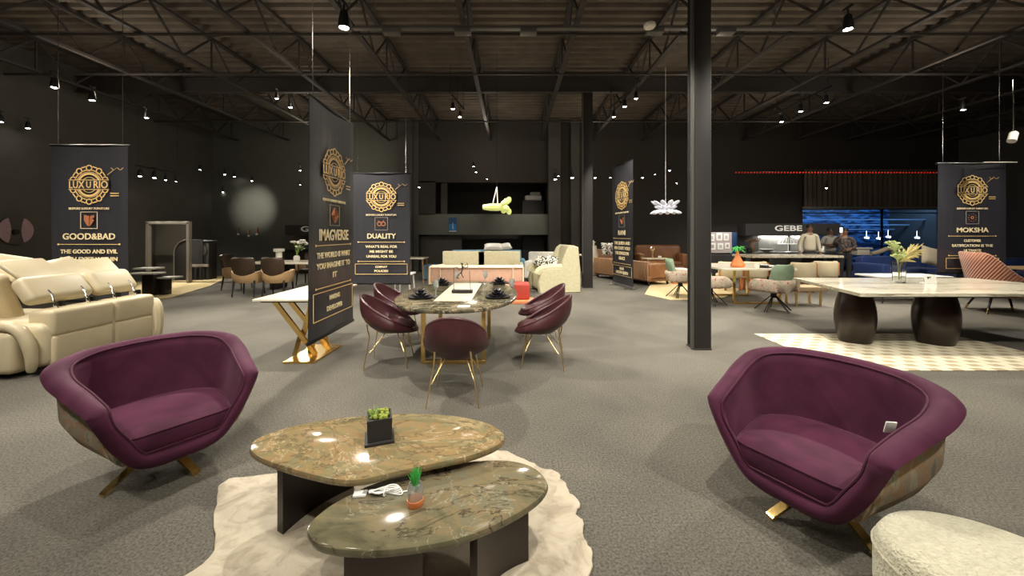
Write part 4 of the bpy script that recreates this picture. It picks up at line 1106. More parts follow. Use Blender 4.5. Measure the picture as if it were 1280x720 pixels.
# framed round picture on the left wall
p = PD(20, 288, 9.65)
t = thing('round_wall_art', 'round wall piece with two mauve side petals on the dark left wall', 'wall art', (XL + .02, p.y, p.z))
bm = NB(); lathe(bm, [(0, 0), (.36, 0), (.36, .02), (0, .02)], n=40, rot=RY(PI / 2)); obj('disc', bm, mat('smoky_disc', (.055, .052, .045), .4), t)
MAUVE = mat('mauve_print', (.33, .20, .24), .7, 0, (.40, .28, .30), 25.)
for s_ in (-1, 1):
    pl = []
    for k in range(13):
        a = -1.05 + 2.1 * k / 12; pl.append((.35 * math.cos(a), .35 * math.sin(a)))
    for k in range(7):
        z = .30 - .60 * k / 6; pl.append((.15 - .05 * math.cos(z / .30 * PI / 2), z))
    bm = NB(); loft(bm, [[(.021 + dx, s_ * u, z) for u, z in pl] for dx in (0, .006)]); obj('petal_print', bm, MAUVE, t, False)
bm = NB(); lathe(bm, [(0, 0), (.075, 0), (.06, .05), (0, .06)], (.02, -.02, -.04), 16, RY(PI / 2)); obj('centre_boss', bm, BLACK, t)
# wall lamps (three small sconces)
for k, (px, z_) in enumerate(((298, 288), (311, 290), (321, 288))):
    p = PD(px, z_, YB - .08); t = thing('wall_sconce', ('leftmost', 'middle', 'rightmost')[k] + ' of the three small copper sconces on the green-grey back wall', 'sconce', (p.x, YB - .02, p.z), 0, 'copper wall sconces')
    bm = NB(); tube(bm, spline([(0, 0, .10), (0, -.08, .06), (.02, -.12, -.05), (0, -.08, -.12)], 12), .02, 6); obj('arm', bm, mat('copper', (.45, .2, .1), .3, 1.) if k == 0 else bpy.data.materials['copper'], t)
    bm = NB(); ball(bm, (.0, -.07, -.16), .05, 10, 8); obj('globe', bm, WHITE, t)
# GEBE kitchen niche at the left back
def kitchen(label, x, y, w, textx, lit):
    t = thing('kitchen_display', label, 'kitchen display', (x, y, 0))
    bm = NB(); box(bm, (0, 0, 1.70), (w, .5, .42), .01); obj('header', bm, BLACKM, t, False)
    bm = NB(); text_bm(bm, 'GEBE', .30 if not lit else .26, (textx, -.255, 1.74), width=.95 if lit else 1.15, bold=.02); obj('sign_lettering', bm, mat('grey_sign', (.75, .75, .72), .4), t, False)
    bm = NB(); box(bm, (0, .05, .44), (w, .6, .88), .01); obj('counter', bm, BLACKM, t, False)
    bm = NB(); box(bm, (0, .02, .90), (w + .05, .70, .04), .008); obj('worktop', bm, mat('charcoal_worktop', (.06, .06, .055), .3) if lit else BLACK, t, False)
    return t
kitchen('black kitchen display with a GEBE sign, partly behind the left edge of the nearest banner', (382 - 640) / F * 15.6 + .35, 15.6, 2.1, .16, False)
tk = kitchen('lit kitchen display with brushed steel backsplash under a GEBE sign, right of the near column', (985 - 640) / F * 13.6, 13.6, 3.3, -.17, True)
bm = NB(); box(bm, (-.35, .28, 1.20), (1.05, .03, .56)); box(bm, (.78, .28, 1.20), (1.0, .03, .56)); obj('steel_backsplash', bm, BRUSHED, tk, False)
bm = NB(); box(bm, (-.35, .1, 1.50), (.9, .10, .02)); box(bm, (.6, .1, 1.50), (.9, .10, .02)); obj('under_cabinet_lamp', bm, emis('strip_glow', (1, .97, .9), 9.), tk, False)
bm = NB(); box(bm, (-1.26, .28, 1.20), (.75, .03, .56)); obj('dark_splashback', bm, BLACKM, tk, False)
t = thing('wire_dome_lamp', 'white wire dome lamp on a stem standing on the kitchen counter', 'lamp', (tk.location.x - .10, 13.45, .92))
bm = NB(); 
for k in range(8):
    a = PI * k / 8; tube(bm, [(.30 * math.cos(a) * math.cos(b), .30 * math.sin(a) * math.cos(b), .28 + .24 * math.sin(b)) for b in [PI * j / 12 for j in range(13)]], .008, 4)
tube(bm, [(.30 * math.cos(a), .30 * math.sin(a), .28) for a in [2 * PI * k / 24 for k in range(24)]], .010, 5, True); obj('wire_shade', bm, PLASTW, t)
bm = NB(); tube(bm, [(0, 0, 0), (0, 0, .5)], .014, 8); lathe(bm, [(0, 0), (.09, 0), (.08, .015), (0, .02)]); obj('stem', bm, PLASTW, t)
bouquet('dried_arrangement', 'dark vase of dried twigs on the kitchen counter left of the steel backsplash', 'vase', (tk.location.x - 1.38, 13.42, .921), 5, .52, mat('brown_vase', (.10, .055, .03), .5), mat('brown_twig', (.16, .09, .04), .8), None, 14, .30, .10, .34)
bm = NB(); lathe(bm, [(0, 0), (.08, 0), (.20, .08), (.22, .11), (.19, .09), (0, .03)], n=24); tag(obj('serving_bowl', bm, mat('grey_bowl', (.3, .3, .29), .4), None, loc=(tk.location.x - .93, 13.35, .92)), 'wide grey bowl on the kitchen counter beside the dried twigs', 'bowl')
# wall of small pictures
t = thing('picture_board', 'lit board of small white framed pictures right beside the near column', 'picture board', ((902 - 640) / F * 13.2, 13.35, 0))
bm = NB(); box(bm, (0, 0, 1.25), (.85, .05, .72), .01); obj('board', bm, mat('pale_pink_board', (.42, .36, .36), .6), t, False)
for k, (x, z, w, h) in enumerate(((-.28, 1.42, .18, .24), (-.02, 1.45, .20, .26), (.22, 1.44, .17, .24), (-.26, 1.12, .22, .24), (.02, 1.12, .2, .22), (.26, 1.14, .16, .2))):
    bm = NB(); box(bm, (x, -.035, z), (w, .02, h), .004); f = obj('picture', bm, PAPER, t, False)
    bm = NB(); box(bm, (x, -.047, z), (w * .5, .004, h * .5)); obj('print', bm, mat('grey_pink_print', (.40, .32, .33), .7) if k % 2 else mat('grey_print2', (.45, .44, .42), .7), f, False)
bm = NB(); box(bm, (0, 0, .42), (.9, .5, .84), .01); obj('base_cabinet', bm, BLACKM, t, False)
bm = NB(); box(bm, (0, 0, .35), (.26, .12, .75), .01); tag(obj('room_divider', bm, mat('deep_blue_panel', (.01, .045, .13), .4), None, loc=((919 - 640) / F * 13.3 + .02, 13.5, .88)), 'narrow deep blue divider between the picture board and dried twigs', 'divider')
def pot_(x, y, z, r, h, label, m):
    bm = NB(); lathe(bm, [(0, 0), (r * .9, 0), (r, h * .3), (r * .8, h * .8), (r * .85, h), (r * .7, h), (r * .7, h * .5), (0, h * .4)], n=18); tag(obj('jar', bm, m, None, loc=(x, y, z)), label, 'jar')
pot_(tk.location.x - 1.58, 13.25, .92, .09, .16, 'black jar on the kitchen counter nearest the picture board', BLACK)
pot_(tk.location.x + .45, 13.3, .92, .07, .20, 'cream jar on the kitchen counter between the steel panels', IVORY_TOP)
pot_(tk.location.x + 1.15, 13.3, .92, .17, .22, 'wide white jar on the kitchen counter beside the man in white', WHITE)

# ---------------------------------------------------------------- centre: sofas beyond the oval table
def sofa(label, x, y, rz, w, d, hb, hs, m, m2=None, armw=.2, armh=None, seats=2, name='sofa', legs=True, back_r=.06, armm=None):
    """front faces -Y"""
    t = thing(name, label, 'sofa', (x, y, 0), rz)
    armh = armh or hs + .18; bz = .12 if legs else .03
    bm = NB(); box(bm, (0, 0, (bz + hs - .12) / 2 + .0), (w, d, hs - .12 - bz + .0), .04, 3); o = obj('base', bm, m, t)
    n = seats; iw = w - 2 * armw
    for k in range(n):
        xx = -iw / 2 + iw * (k + .5) / n
        bm = NB(); box(bm, (xx, -.08, hs - .06), (iw / n - .01, d - .26, .16), .05, 4); obj('seat_cushion', bm, m2 or m, t)
        bm = NB(); box(bm, (xx, d / 2 - .13, (hs - .1 + hb) / 2), (w / n - .008, .24, hb - hs + .1), back_r, 4); obj('backrest', bm, m, t)
    for s_ in (-1, 1):
        bm = NB(); box(bm, (s_ * (w / 2 - armw / 2), -.03, (bz + armh) / 2), (armw, d - .05, armh - bz), .06, 4); obj('arm', bm, armm or m, t)
    for sx in (-1, 1):
        for sy in (-1, 1):
            bm = NB(); box(bm, (sx * (w / 2 - .1), sy * (d / 2 - .1), .065), (.05, .05, .13), .005); obj('leg', bm, BLACK, t)
    return t
pk_ = sofa('blush pink fabric sofa with pale piped edges directly behind the oval dining table', (597 - 640) / F * 9.6, 9.75, math.radians(180), 2.30, .95, .77, .45, PINK, PINK, .26, .74, 1, back_r=.09, armm=PINKL)
bm = NB()
for x0_, x1_ in ((-1.13, -.88), (-.88, .88), (.88, 1.13)): tube(bm, [(x0_, .485, .14), (x0_, .485, .74), (x1_, .485, .74), (x1_, .485, .14)], .022, 8)
tube(bm, [(-1.13, .25, .76), (1.13, .25, .76)], .022, 8); tube(bm, [(-1.13, .46, .75), (1.13, .46, .75)], .03, 8)
obj('pale_piping', bm, PINKL, pk_)
t = thing('accent_ottoman', 'red and orange fabric block peeking out at the right end of the blush sofa', 'ottoman', (.22, 8.85, 0))
bm = NB(); box(bm, (0, 0, .25), (.36, .45, .36), .04, 3); obj('red_block', bm, REDF, t)
bm = NB(); box(bm, (-.12, -.12, .035), (.8, .5, .07), .01); obj('orange_base', bm, mat('orange_base', (.6, .2, .08), .5), t)
sofa('long sand-coloured sofa with a tall plain back, behind the blush pink sofa', (602 - 640) / F * 10.9, 11.3, math.radians(180), 2.40, .95, 1.06, .45, SOFAC, None, .2, .7, 2, back_r=.018)
sofa('low pale blue sofa behind the sand-coloured sofa', -.85, 13.2, math.radians(180), 2.6, .95, 1.02, .45, BLUEF, None, .2, .7, 3)
bm = NB(); rr = random.Random(2)
pillow(bm, (0, 0, 0), (.62, .34, .2), RX(.5)); pillow(bm, (.35, .05, .0), (.5, .3, .18), RX(.6) @ RZ(.3)); 
t_ = tag(obj('scatter_cushions', bm, WHITE, None, loc=(-.62, 12.80, 1.12)), 'white crumpled throw on top of the pale blue sofa back', 'throw')
sofa('white low armchair behind the right end of the sand-coloured sofa', .98, 12.7, math.radians(-15), 1.0, .85, .95, .45, WHITE, None, .2, .68, 1, name='low_armchair')
# big cream armchair
t = thing('recliner_armchair', 'large cream wing armchair facing left with two patterned cushions, beside the slim column', 'armchair', ((690 - 640) / F * 10.5 + .06, 10.6, 0), math.radians(-78))
side = [(-.56, .0), (-.60, .30), (-.52, .58), (-.30, .64), (.02, .64), (.10, .80), (.26, 1.18), (.36, 1.25), (.50, 1.20), (.56, .60), (.56, .0)]
for s_ in (-1, 1):
    bm = NB(); rg = []
    for k, x in ((.96, .36), (1., .39), (1., .54), (.96, .57)):
        c_ = Vector((0, .5)); rg.append([(s_ * x, c_.x + (y - c_.x) * k, c_.y + (z - c_.y) * k) for y, z in side])
    loft(bm, rg); obj('side_panel', bm, SOFAC, t, auto=40)
    bm = NB(); tube(bm, spline([(s_ * .46, -.60, .50), (s_ * .46, -.50, .62), (s_ * .46, -.2, .66), (s_ * .46, .05, .66)], 14), .10, 10); obj('arm_pad', bm, SOFAC, t)
bm = NB(); box(bm, (0, -.08, .28), (.78, .92, .44), .06, 4); obj('seat', bm, SOFAC, t)
bm = NB(); box(bm, (0, .34, .88), (.76, .20, .74), .07, 4, rot=RX(-.22)); obj('backrest', bm, SOFAC, t)
def patterned(name, c1, c2, sc_):
    m, nt, b = _nt(name); v = objvec(nt); n = noise(nt, v, sc_, 1, 2.); r = ramp(nt, [(.47, c1), (.50, c2)]); nt.links.new(n.outputs['Fac'], r.inputs['Fac']); nt.links.new(r.outputs['Color'], b.inputs['Base Color']); b.inputs['Roughness'].default_value = .8; return m
PAT = patterned('black_white_pattern', (.03, .03, .03), (.72, .70, .60), 9.)
for px, lab, r_ in ((676, 'dark patterned cushion leaning on the far arm of the cream wing armchair', .5), (689, 'black and white patterned cushion on the seat of the cream wing armchair', .3)):
    bm = NB(); pillow(bm, (0, 0, 0), (.34, .34, .12)); o = tag(obj('throw_cushion', bm, PAT, None), lab, 'cushion'); o.location = PD(px, 327, 10.72 if px < 680 else 10.50); o.rotation_euler = (1.25, r_, -.5)
def cafe_table(label, x, y, w, d, h, mt, ml):
    t = thing('side_table', label, 'table', (x, y, 0)); bm = NB(); box(bm, (0, 0, h - .02), (w, d, .04), .008); obj('tabletop', bm, mt, t, False)
    for sx in (-1, 1):
        for sy in (-1, 1): bm = NB(); tube(bm, [(sx * (w / 2 - .06), sy * (d / 2 - .06), h - .03), (sx * (w / 2 - .02), sy * (d / 2 - .02), 0)], .024, 6, taper=.7); obj('leg', bm, ml, t)
    return t
cafe_table('pale oak table right of the DUALITY banner, before the blue block', (520 - 640) / F * 12.2, 12.3, .62, .7, .80, IVORY_TOP, WOOD)
cafe_table('white-framed small table half hidden behind the right edge of the DUALITY banner', (506 - 640) / F * 9.4, 9.4, .42, .5, .60, WHITE, WHITE)
bm = NB(); box(bm, (0, 0, .25), (.62, .62, .48), .05, 4); tag(obj('blue_cube_stool', bm, BLUEF, None, loc=((541 - 640) / F * 13.2, 13.25, 0)), 'sky blue block seat left of the sand-coloured sofa', 'stool')
# table beyond the cream armchair
t = cafe_table('dark long table with a pale top far behind the cream wing armchair', 1.85, 14.2, 1.5, .8, .80, IVORY_TOP, BLACKM)
bouquet('orchid', 'small white orchid on the far dark table near the slim column', 'plant', (2.3, 14.2, .80), 9, .34, WHITE, GREENL, WHITE, 3, .12, .05, .1, .03)
# poster
p = PD(566, 281, YB); t = thing('poster', 'small bright blue poster on the dark bulkhead', 'poster', (p.x, YB - .012, p.z))
bm = NB(); box(bm, (0, 0, 0), (.32, .02, .60), .003); obj('panel', bm, mat('dark_blue_print', (.01, .06, .16), .4), t, False)
bm = NB(); box(bm, (0, -.012, -.12), (.30, .004, .30)); obj('blue_glow_print', bm, mat('bright_blue_print', (.03, .25, .55), .4, 0, (.02, .12, .32), 6.), t, False)
bm = NB(); tube(bm, [(0, -.014, -.16), (.01, -.014, .10)], .02, 6, taper=.3); box(bm, (0, -.013, -.27), (.30, .004, .03)); obj('white_figure_print', bm, WHITE, t, False)
# items on the mezzanine ledge
t = thing('white_sofa_display', 'white display unit on a dark block up on the recess ledge', 'display unit', ((718 - 640) / F * 16.6 - .35, 16.75, 2.38))
t.location = (.93, 16.95, 0)
bm = NB(); box(bm, (0, 0, 1.5), (.95, .6, 3.0), .01); obj('dark_block', bm, BLACKM, t, False)
bm = NB(); box(bm, (0, 0, 3.12), (.72, .5, .22), .05, 3); box(bm, (.1, .1, 3.30), (.45, .25, .22), .05, 3); obj('white_top', bm, mat('grey_white', (.45, .45, .42), .6), t)

# ---------------------------------------------------------------- pendant lamps
p = PD(621, 259, 10.)
t = thing('pendant_lamp', 'pale green glowing propeller-shaped pendant lamp above the sand sofa', 'pendant lamp', (p.x, p.y, p.z), 0, s=1.25)
PG = mat('pale_green_glass', (.62, .68, .25), .35, emit=(.62, .72, .22), es=.45)
bm = NB(); lathe(bm, [(0, -.26), (.05, -.25), (.075, -.1), (.08, .05), (.06, .2), (.0, .26)], (-.04, 0, 0), 20, RY(PI / 2)); obj('body', bm, PG, t)
bm = NB(); box(bm, (-.02, 0, .02), (.30, .17, .05), .02); obj('wing', bm, PG, t)
for k in range(7):
    a = 2 * PI * k / 7; bm = NB(); ball(bm, (.20 + .05 * (k % 3 - 1), .10 * math.cos(a), .03 + .12 * math.sin(a)), .075, 10, 8, (1., .6, .75), rot=RY(a)); obj('petal', bm, PG, t)
for x in (-.08, .02): bm = NB(); tube(bm, [(x, 0, .08), (0, 0, .42)], .012, 6); obj('hanger', bm, WHITE, t)
bm = NB(); tube(bm, [(0, 0, .42), (0, 0, 5.45 - p.z)], .006, 5); obj('cord', bm, BLACK, t)
p = PD(832, 261, 9.)
t = thing('pendant_lamp', 'white feathery flower pendant lamp above the tan leather sofas', 'pendant lamp', (p.x, p.y, p.z), 0)
PW = mat('pale_petal', (.66, .66, .72), .5, emit=(.7, .7, .8), es=.12)
bm = NB(); rr = random.Random(6)
for ring_, (n, r, z, up_) in enumerate(((12, .24, -.07, -.35), (10, .14, .02, .3), (9, .22, .12, .55))):
    for k in range(n):
        a = 2 * PI * k / n + ring_; M = Matrix.Translation((math.cos(a) * r, math.sin(a) * r, z)) @ RZ(a) @ RY(-up_)
        bmesh.ops.create_uvsphere(bm, u_segments=8, v_segments=6, radius=.12, matrix=M @ Matrix.Diagonal((1., .5, .28, 1)))
obj('petals', bm, PW, t)
bm = NB(); tube(bm, [(0, 0, .1), (0, 0, 5.45 - p.z)], .006, 5); obj('cord', bm, WHITE, t)

# ---------------------------------------------------------------- tan leather group behind the RANI banner
def ribbed(label, x, y, rz, w, d, hb, hs, m):
    t = sofa(label, x, y, rz, w, d, hb, hs, m, None, .16, hb - .05, 2)
    bm = NB(); n = int(w / .07)
    for k in range(n):
        xx = -w / 2 + w * (k + .5) / n; box(bm, (xx, d / 2 + .005, (hb + .12) / 2 + .02), (w / n * .82, .04, hb - .16), .015, 2)
    obj('ribbed_back', bm, BROWNR, t); return t
ribbed('tan ribbed leather sofa turned away, directly behind the RANI banner', 3.94, 12.82, math.radians(113.6), 2.7, .95, .71, .40, BROWNL)
sofa('brown leather high-back sofa facing the camera behind the RANI banner', 5.80, 15.05, math.radians(-4), 1.8, .95, 1.12, .46, BROWNL, None, .2, .8, 1, back_r=.15)
sofa('tan leather armchair with a patterned cushion, just right of the slim column', 3.55, 15.1, math.radians(10), 1.1, .9, .95, .45, mat('dusty_tan_leather', (.34, .19, .11), .55), None, .2, .7, 1, name='club_armchair')
bm = NB(); pillow(bm, (0, 0, 0), (.55, .45, .16)); o = tag(obj('throw_cushion', bm, PAT, None), 'grey-white patterned cushion in the tan armchair by the slim column', 'cushion'); o.location = PD(761, 311, 13.6); o.rotation_euler = (1.3, 0, .2)
t = thing('side_table', 'square brass-framed side table with a figurine among the tan sofas', 'table', (5.0, 13.3, 0), 0)
bm = NB(); box(bm, (0, 0, .70), (.84, .6, .03), .006); obj('tabletop', bm, IVORY_TOP, t, False)
bm = NB()
for sx in (-1, 1):
    for sy in (-1, 1): box(bm, (sx * .40, sy * .28, .345), (.03, .03, .69))
for sy in (-1, 1): box(bm, (0, sy * .28, .55), (.80, .03, .03))
obj('brass_frame', bm, GOLD, t, False)
p = (4.85, 13.25, .715)
bm = NB(); lathe(bm, [(0, 0), (.05, 0), (.05, .03), (.015, .05), (.02, .15), (.035, .22), (.03, .28), (0, .30)], n=14)
for a in (-.5, .5): tube(bm, [(0, 0, .22), (.10 * math.sin(a) * 1.6, 0, .34), (.05 * math.sin(a), 0, .40)], .02, 6, taper=.5)
tag(obj('figurine', bm, GOLD2, None, loc=p), 'pale gold figurine standing on the brass-framed side table', 'figurine')
bm = NB(); lathe(bm, [(0, 0), (.05, 0), (.06, .05), (.05, .08), (0, .08)], n=14); tag(obj('small_bowl', bm, WHITE, None, loc=(5.08, 13.2, .715)), 'small white bowl on the brass-framed side table', 'bowl')
t = thing('ottoman', 'orange leather ottoman with a white top at the right of the tan group', 'ottoman', (5.22, 12.05, 0), .05)
bm = NB(); box(bm, (0, 0, .30), (.56, .5, .22), .04, 3); obj('seat', bm, ORANGE, t)
bm = NB(); box(bm, (0, 0, .44), (.54, .48, .07), .03, 3); obj('white_pad', bm, WHITE, t)
for sx in (-1, 1): bm = NB(); box(bm, (sx * .20, -.12, .10), (.12, .14, .20), .01); obj('leg', bm, ORANGE, t)
bm = NB(); pts = [G(*q).xy for q in ((806, 368), (838, 375), (862, 375), (905, 372), (925, 362), (885, 351), (838, 349), (815, 352), (812, 358))]
prism(bm, [(q.x, q.y) for q in pts], 0, .012); tag(obj('area_rug', bm, mat('butter_rug', (.62, .50, .28), .95, 0, (.54, .42, .22), 8.), None, False), 'butter-yellow rug under the tan sofa group', 'rug')
bouquet('potted_plant', 'white-leaved plant in a glowing cream pot just right of the slim column', 'plant', (3.02, 14.3, 0), 31, 1.50, IVORY_TOP, WHITE, None, 5, .2, .20, 1.12)

# ---------------------------------------------------------------- swivel chairs and brass table right of the near column
def schair():
    t = thing('swivel_chair', 'x', 'chair')
    bm = NB(); rg = []
    for z, w, y in ((.44, .24, .20), (.56, .27, .25), (.72, .275, .29), (.86, .255, .32), (.93, .20, .335), (.95, .14, .34)):
        r = []
        for j in range(13): u = -1 + 2 * j / 12; r.append((u * w, y + .03 - .12 * u * u, z))
        for j in range(13): u = 1 - 2 * j / 12; r.append((u * w * .95, y - .035 - .12 * u * u, z))
        rg.append(r)
    loft(bm, rg); obj('backrest', bm, SAGE, t, auto=60)
    for s_ in (-1, 1):
        bm = NB(); rg = []
        for k in range(9):
            u = k / 8; y = .30 - .60 * u; h = .66 - .10 * max(0, u - .7) / .3; x = s_ * (.26 + .08 * math.sin(PI * u * .8 + .2))
            rr_ = .055 * (1 if 0 < k < 8 else .6); zc = (.40 + h) / 2; hh = (h - .40) / 2 * (1 if 0 < k < 8 else .8)
            rg.append([(x + rr_ * math.cos(a), y, zc + hh * math.copysign(abs(math.sin(a)) ** .7, math.sin(a))) for a in [2 * PI * j / 14 for j in range(14)]])
        loft(bm, rg); obj('arm', bm, FLORAL, t, auto=60)
    bm = NB(); rg = []
    for z, w in ((.38, .10), (.40, .24), (.56, .31), (.63, .30), (.645, .27)):
        rg.append([(w * math.sin(a), .10 + w * .85 * math.cos(a) + .0, z) for a in [-1.25 + 2.5 * j / 14 for j in range(15)]] + [(w * .85 * math.sin(a), .08 + w * .7 * math.cos(a), z) for a in [1.25 - 2.5 * j / 14 for j in range(15)]])
    loft(bm, rg); obj('rear_wrap', bm, FLORAL, t, auto=60)
    bm = NB(); lathe(bm, [(0, .38), (.22, .38), (.27, .41), (.27, .46), (.22, .49), (0, .50)], n=28); obj('seat', bm, SAGE, t, auto=60)
    bm = NB(); lathe(bm, [(0, .26), (.05, .27), (.06, .38), (0, .38)], n=14); obj('hub', bm, BLACK, t)
    for k in range(5):
        a = 2 * PI * k / 5 + .3; d = Vector((math.cos(a), math.sin(a), 0)); s_ = Vector((-d.y, d.x, 0)) * .02; bm = NB()
        for q in (-1, 1): tube(bm, [d * .02 + Vector((0, 0, .33)) + s_ * q * .3, d * .33 + Vector((0, 0, .015)) + s_ * q], .009, 5)
        obj('leg', bm, BLACK, t)
    return t
sch = schair(); g = 'sage and floral swivel chairs'
put(sch, (967 - 640) / F * 7.75, 7.75, 195, 'sage-backed floral swivel chair, nearest one, left of the long white marble table', g, True)
put(sch, 4.12, 9.40, 72, 'sage-backed floral swivel chair seen from its side left of the near column', g, False)
put(sch, 4.36, 8.45, 95, 'sage-backed floral swivel chair half hidden just right of the near column', g, False)
t = thing('brass_leg_table', 'white-topped table on square brass loops, right of the near column', 'dining table', (5.42, 9.05, 0))
bm = NB(); prism(bm, [(-.86, -.75), (.75, -.75), (.95, .85), (-.86, .85)], .76, .80, .005); obj('tabletop', bm, IVORY_TOP, t, False)
for yy in (-.55, .6):
    bm = NB()
    for x in (-.42, .42): box(bm, (x * 1.2, yy, .38), (.05, .05, .76), .003)
    box(bm, (0, yy, .02), (1.05, .06, .04), .003); obj('brass_loop', bm, GOLD, t, False)
t = thing('orange_vase', 'orange pyramid-bodied vase with green leaves on the brass-legged white table', 'vase', ((922 - 640) / F * 8.7, 8.7, .80), .3)
bm = NB(); lathe(bm, [(0, 0), (.13, 0), (.15, .03), (.145, .06), (.05, .24), (.03, .30), (.035, .36), (.025, .36), (.02, .28), (0, .2)], n=8); obj('body', bm, TERRA, t, False)
bm = NB(); rr = random.Random(13)
for k in range(16):
    a = rr.uniform(0, 6.28); tube(bm, [(0, 0, .34), (.07 * math.cos(a), .07 * math.sin(a), .42 + rr.uniform(-.02, .05)), (.15 * math.cos(a), .15 * math.sin(a), .40 + rr.uniform(-.12, .07))], .024, 5, taper=[.3, 1, .2])
obj('leaves', bm, GREENB, t)
t = thing('table_setting', 'dark plates and black flower on the brass-legged white table', 'place setting', (5.62, 8.55, .80))
bm = NB(); lathe(bm, [(0, 0), (.12, 0), (.17, .02), (.17, .025), (0, .012)], n=28); obj('plate', bm, BLACKM, t)
bm = NB()
for k in range(7): a = k * .9; ball(bm, (.06 * math.cos(a), .06 * math.sin(a), .04), .035, 8, 6, (1, .7, .5))
obj('black_flower', bm, BLACK, t)
bm = NB(); lathe(bm, [(0, 0), (.05, 0), (.06, .05), (.055, .10), (.05, .10), (.05, .04), (0, .03)], n=18); tag(obj('cup', bm, WHITE, None, loc=(5.36, 8.42, .80)), 'small white cup between the orange vase and the dark plate', 'cup')
# wooden bench
t = thing('bench', 'low brown upholstered wooden bench left of the long marble table', 'bench', ((1006 - 640) / F * 8.35, 8.4, 0))
bm = NB(); box(bm, (0, 0, .37), (.78, .42, .10), .02, 3); obj('seat', bm, mat('brown_weave', (.28, .20, .11), .8), t)
for sx in (-1, 1):
    for sy in (-1, 1): bm = NB(); box(bm, (sx * .26, sy * .15, .16), (.035, .035, .33)); obj('leg', bm, GOLD2, t, False)

# cream chairs in a row with orange legs, and the marble table behind them
def rchair():
    t = thing('upholstered_chair', 'x', 'chair')
    bm = NB(); rg = []
    for z, k in ((.40, .92), (.44, 1.), (.80, 1.), (.85, .95), (.86, .88)):
        rg.append([(.36 * k * math.sin(a), -.05 + .30 * k * math.cos(a), z) for a in [-1.5 + 3. * j / 16 for j in range(17)]] + [(.25 * math.sin(a), -.05 + .20 * math.cos(a), z) for a in [1.5 - 3. * j / 16 for j in range(17)]])
    loft(bm, rg); obj('backrest', bm, CREAM2, t, auto=50)
    bm = NB(); box(bm, (0, -.10, .42), (.56, .50, .14), .05, 4); obj('seat', bm, CREAM2, t)
    for sx in (-1, 1):
        for sy in (-1, 1): bm = NB(); box(bm, (sx * .22, sy * .17 - .04, .18), (.045, .06, .36), .005); obj('leg', bm, ORANGE, t)
        bm = NB(); box(bm, (sx * .352, .06, .62), (.02, .045, .40), .006); obj('orange_strap', bm, ORANGE, t)
    return t
rc = rchair(); g = 'cream wraparound dining chairs in a row'
for i, (px, D, lab) in enumerate(((913, 10.6, 'cream wraparound chair behind the orange vase'), (944, 10.6, 'cream wraparound chair above the black plate setting, second of the row'),
                                  (1004, 10.3, 'cream wraparound chair with orange straps behind the sage swivel chair'), (1032, 10.8, 'cream wraparound chair at the right end of the row, before the standing people'))):
    put(rc, (px - 640) / F * D, D, 180, lab, g, i == 0, .92)
t = thing('marble_table', 'long speckled marble table behind the row of cream chairs', 'dining table', ((985 - 640) / F * 11.6, 11.7, 0))
SPECK = marble('speckled_marble', [(.3, (.45, .40, .30)), (.6, (.60, .54, .42))], (.2, .15, .10), (.12, .1, .07), 6, .2)
bm = NB(); box(bm, (0, 0, .885), (2.7, 1.0, .07), .01); obj('tabletop', bm, SPECK, t, False)
for x in (-.8, .8): bm = NB(); box(bm, (x, 0, .425), (.3, .5, .85), .05, 3); obj('pedestal', bm, DARKW, t)

# ---------------------------------------------------------------- right back: navy seating
t = sofa('navy velvet sofa in front of the blue glazed opening', 12.6, 12.4, math.radians(8), 2.7, 1.0, .82, .44, NAVY, None, .3, .62, 2, legs=False)
t = thing('chaise_cushion', 'taupe wavy throw along the top of the navy sofa', 'throw', (12.5, 12.85, .85), .14)
bm = NB(); tube(bm, spline([(-.62, -.02, .05), (-.45, 0, .06), (-.2, 0, .12), (.1, 0, .20), (.4, 0, .08)], 20), .07, 8); obj('fabric', bm, mat('taupe', (.30, .25, .17), .8), t)
bm = NB(); box(bm, (0, 0, .12), (.42, .3, .20), .03, 3); box(bm, (0, 0, .25), (.55, .36, .05), .01); tag(obj('lampshade_stool', bm, mat('taupe_light', (.34, .31, .25), .7), None, loc=(11.55, 12.75, .825)), 'grey-beige box with wider lid on the left end of the navy sofa', 'box')
cafe_table('white rectangular coffee table in front of the navy sofa', (1128 - 640) / F * 8.9, 8.9, 1.6, .7, .60, WHITE, BLACKM)
bm = NB(); pillow(bm, (0, 0, 0), (.55, .55, .2)); o = tag(obj('throw_cushion', bm, mat('beige_cushion', (.52, .45, .33), .8), None), 'beige cushion standing beside the MOKSHA banner edge', 'cushion'); o.location = PD(1162, 320, 11.4); o.rotation_euler = (1.4, .25, .1)
sofa('navy velvet armchair at the right edge behind the salmon chair', 14.3, 11.2, math.radians(-40), 1.1, .9, .85, .44, NAVY, None, .25, .62, 1, name='velvet_armchair', legs=False)
t = cafe_table('light oak table at the right edge behind the salmon chair', 12.2, 8.9, 1.3, .8, .78, mat('light_oak', (.50, .33, .17), .5), WOOD)
bm = NB(); box(bm, (0, 0, 0), (.14, .10, .07), .02); tube(bm, [(0, 0, .02), (0, 0, .30)], .008, 5); ball(bm, (.07, 0, -.01), .045, 10, 8)
wl = obj('white_spot', bm, emis('cool_lamp_glow', (.85, .92, 1.), 5.), None); wl.location = PD(1083, 297, YB + 1.2); tag(wl, 'small white lamp head glowing behind the blue glass, leftmost of four', 'lamp', 'white lamps behind the blue glass')
for px, py, lb in ((1098, 298, 'second of four from the left'), (1110, 296, 'third of four, above the dried plume vase'), (1146, 297, 'rightmost of four')):
    o = wl.copy(); COL.objects.link(o); o.location = PD(px, py, YB + 1.2); o['label'] = 'small white lamp glowing behind the blue glass, ' + lb
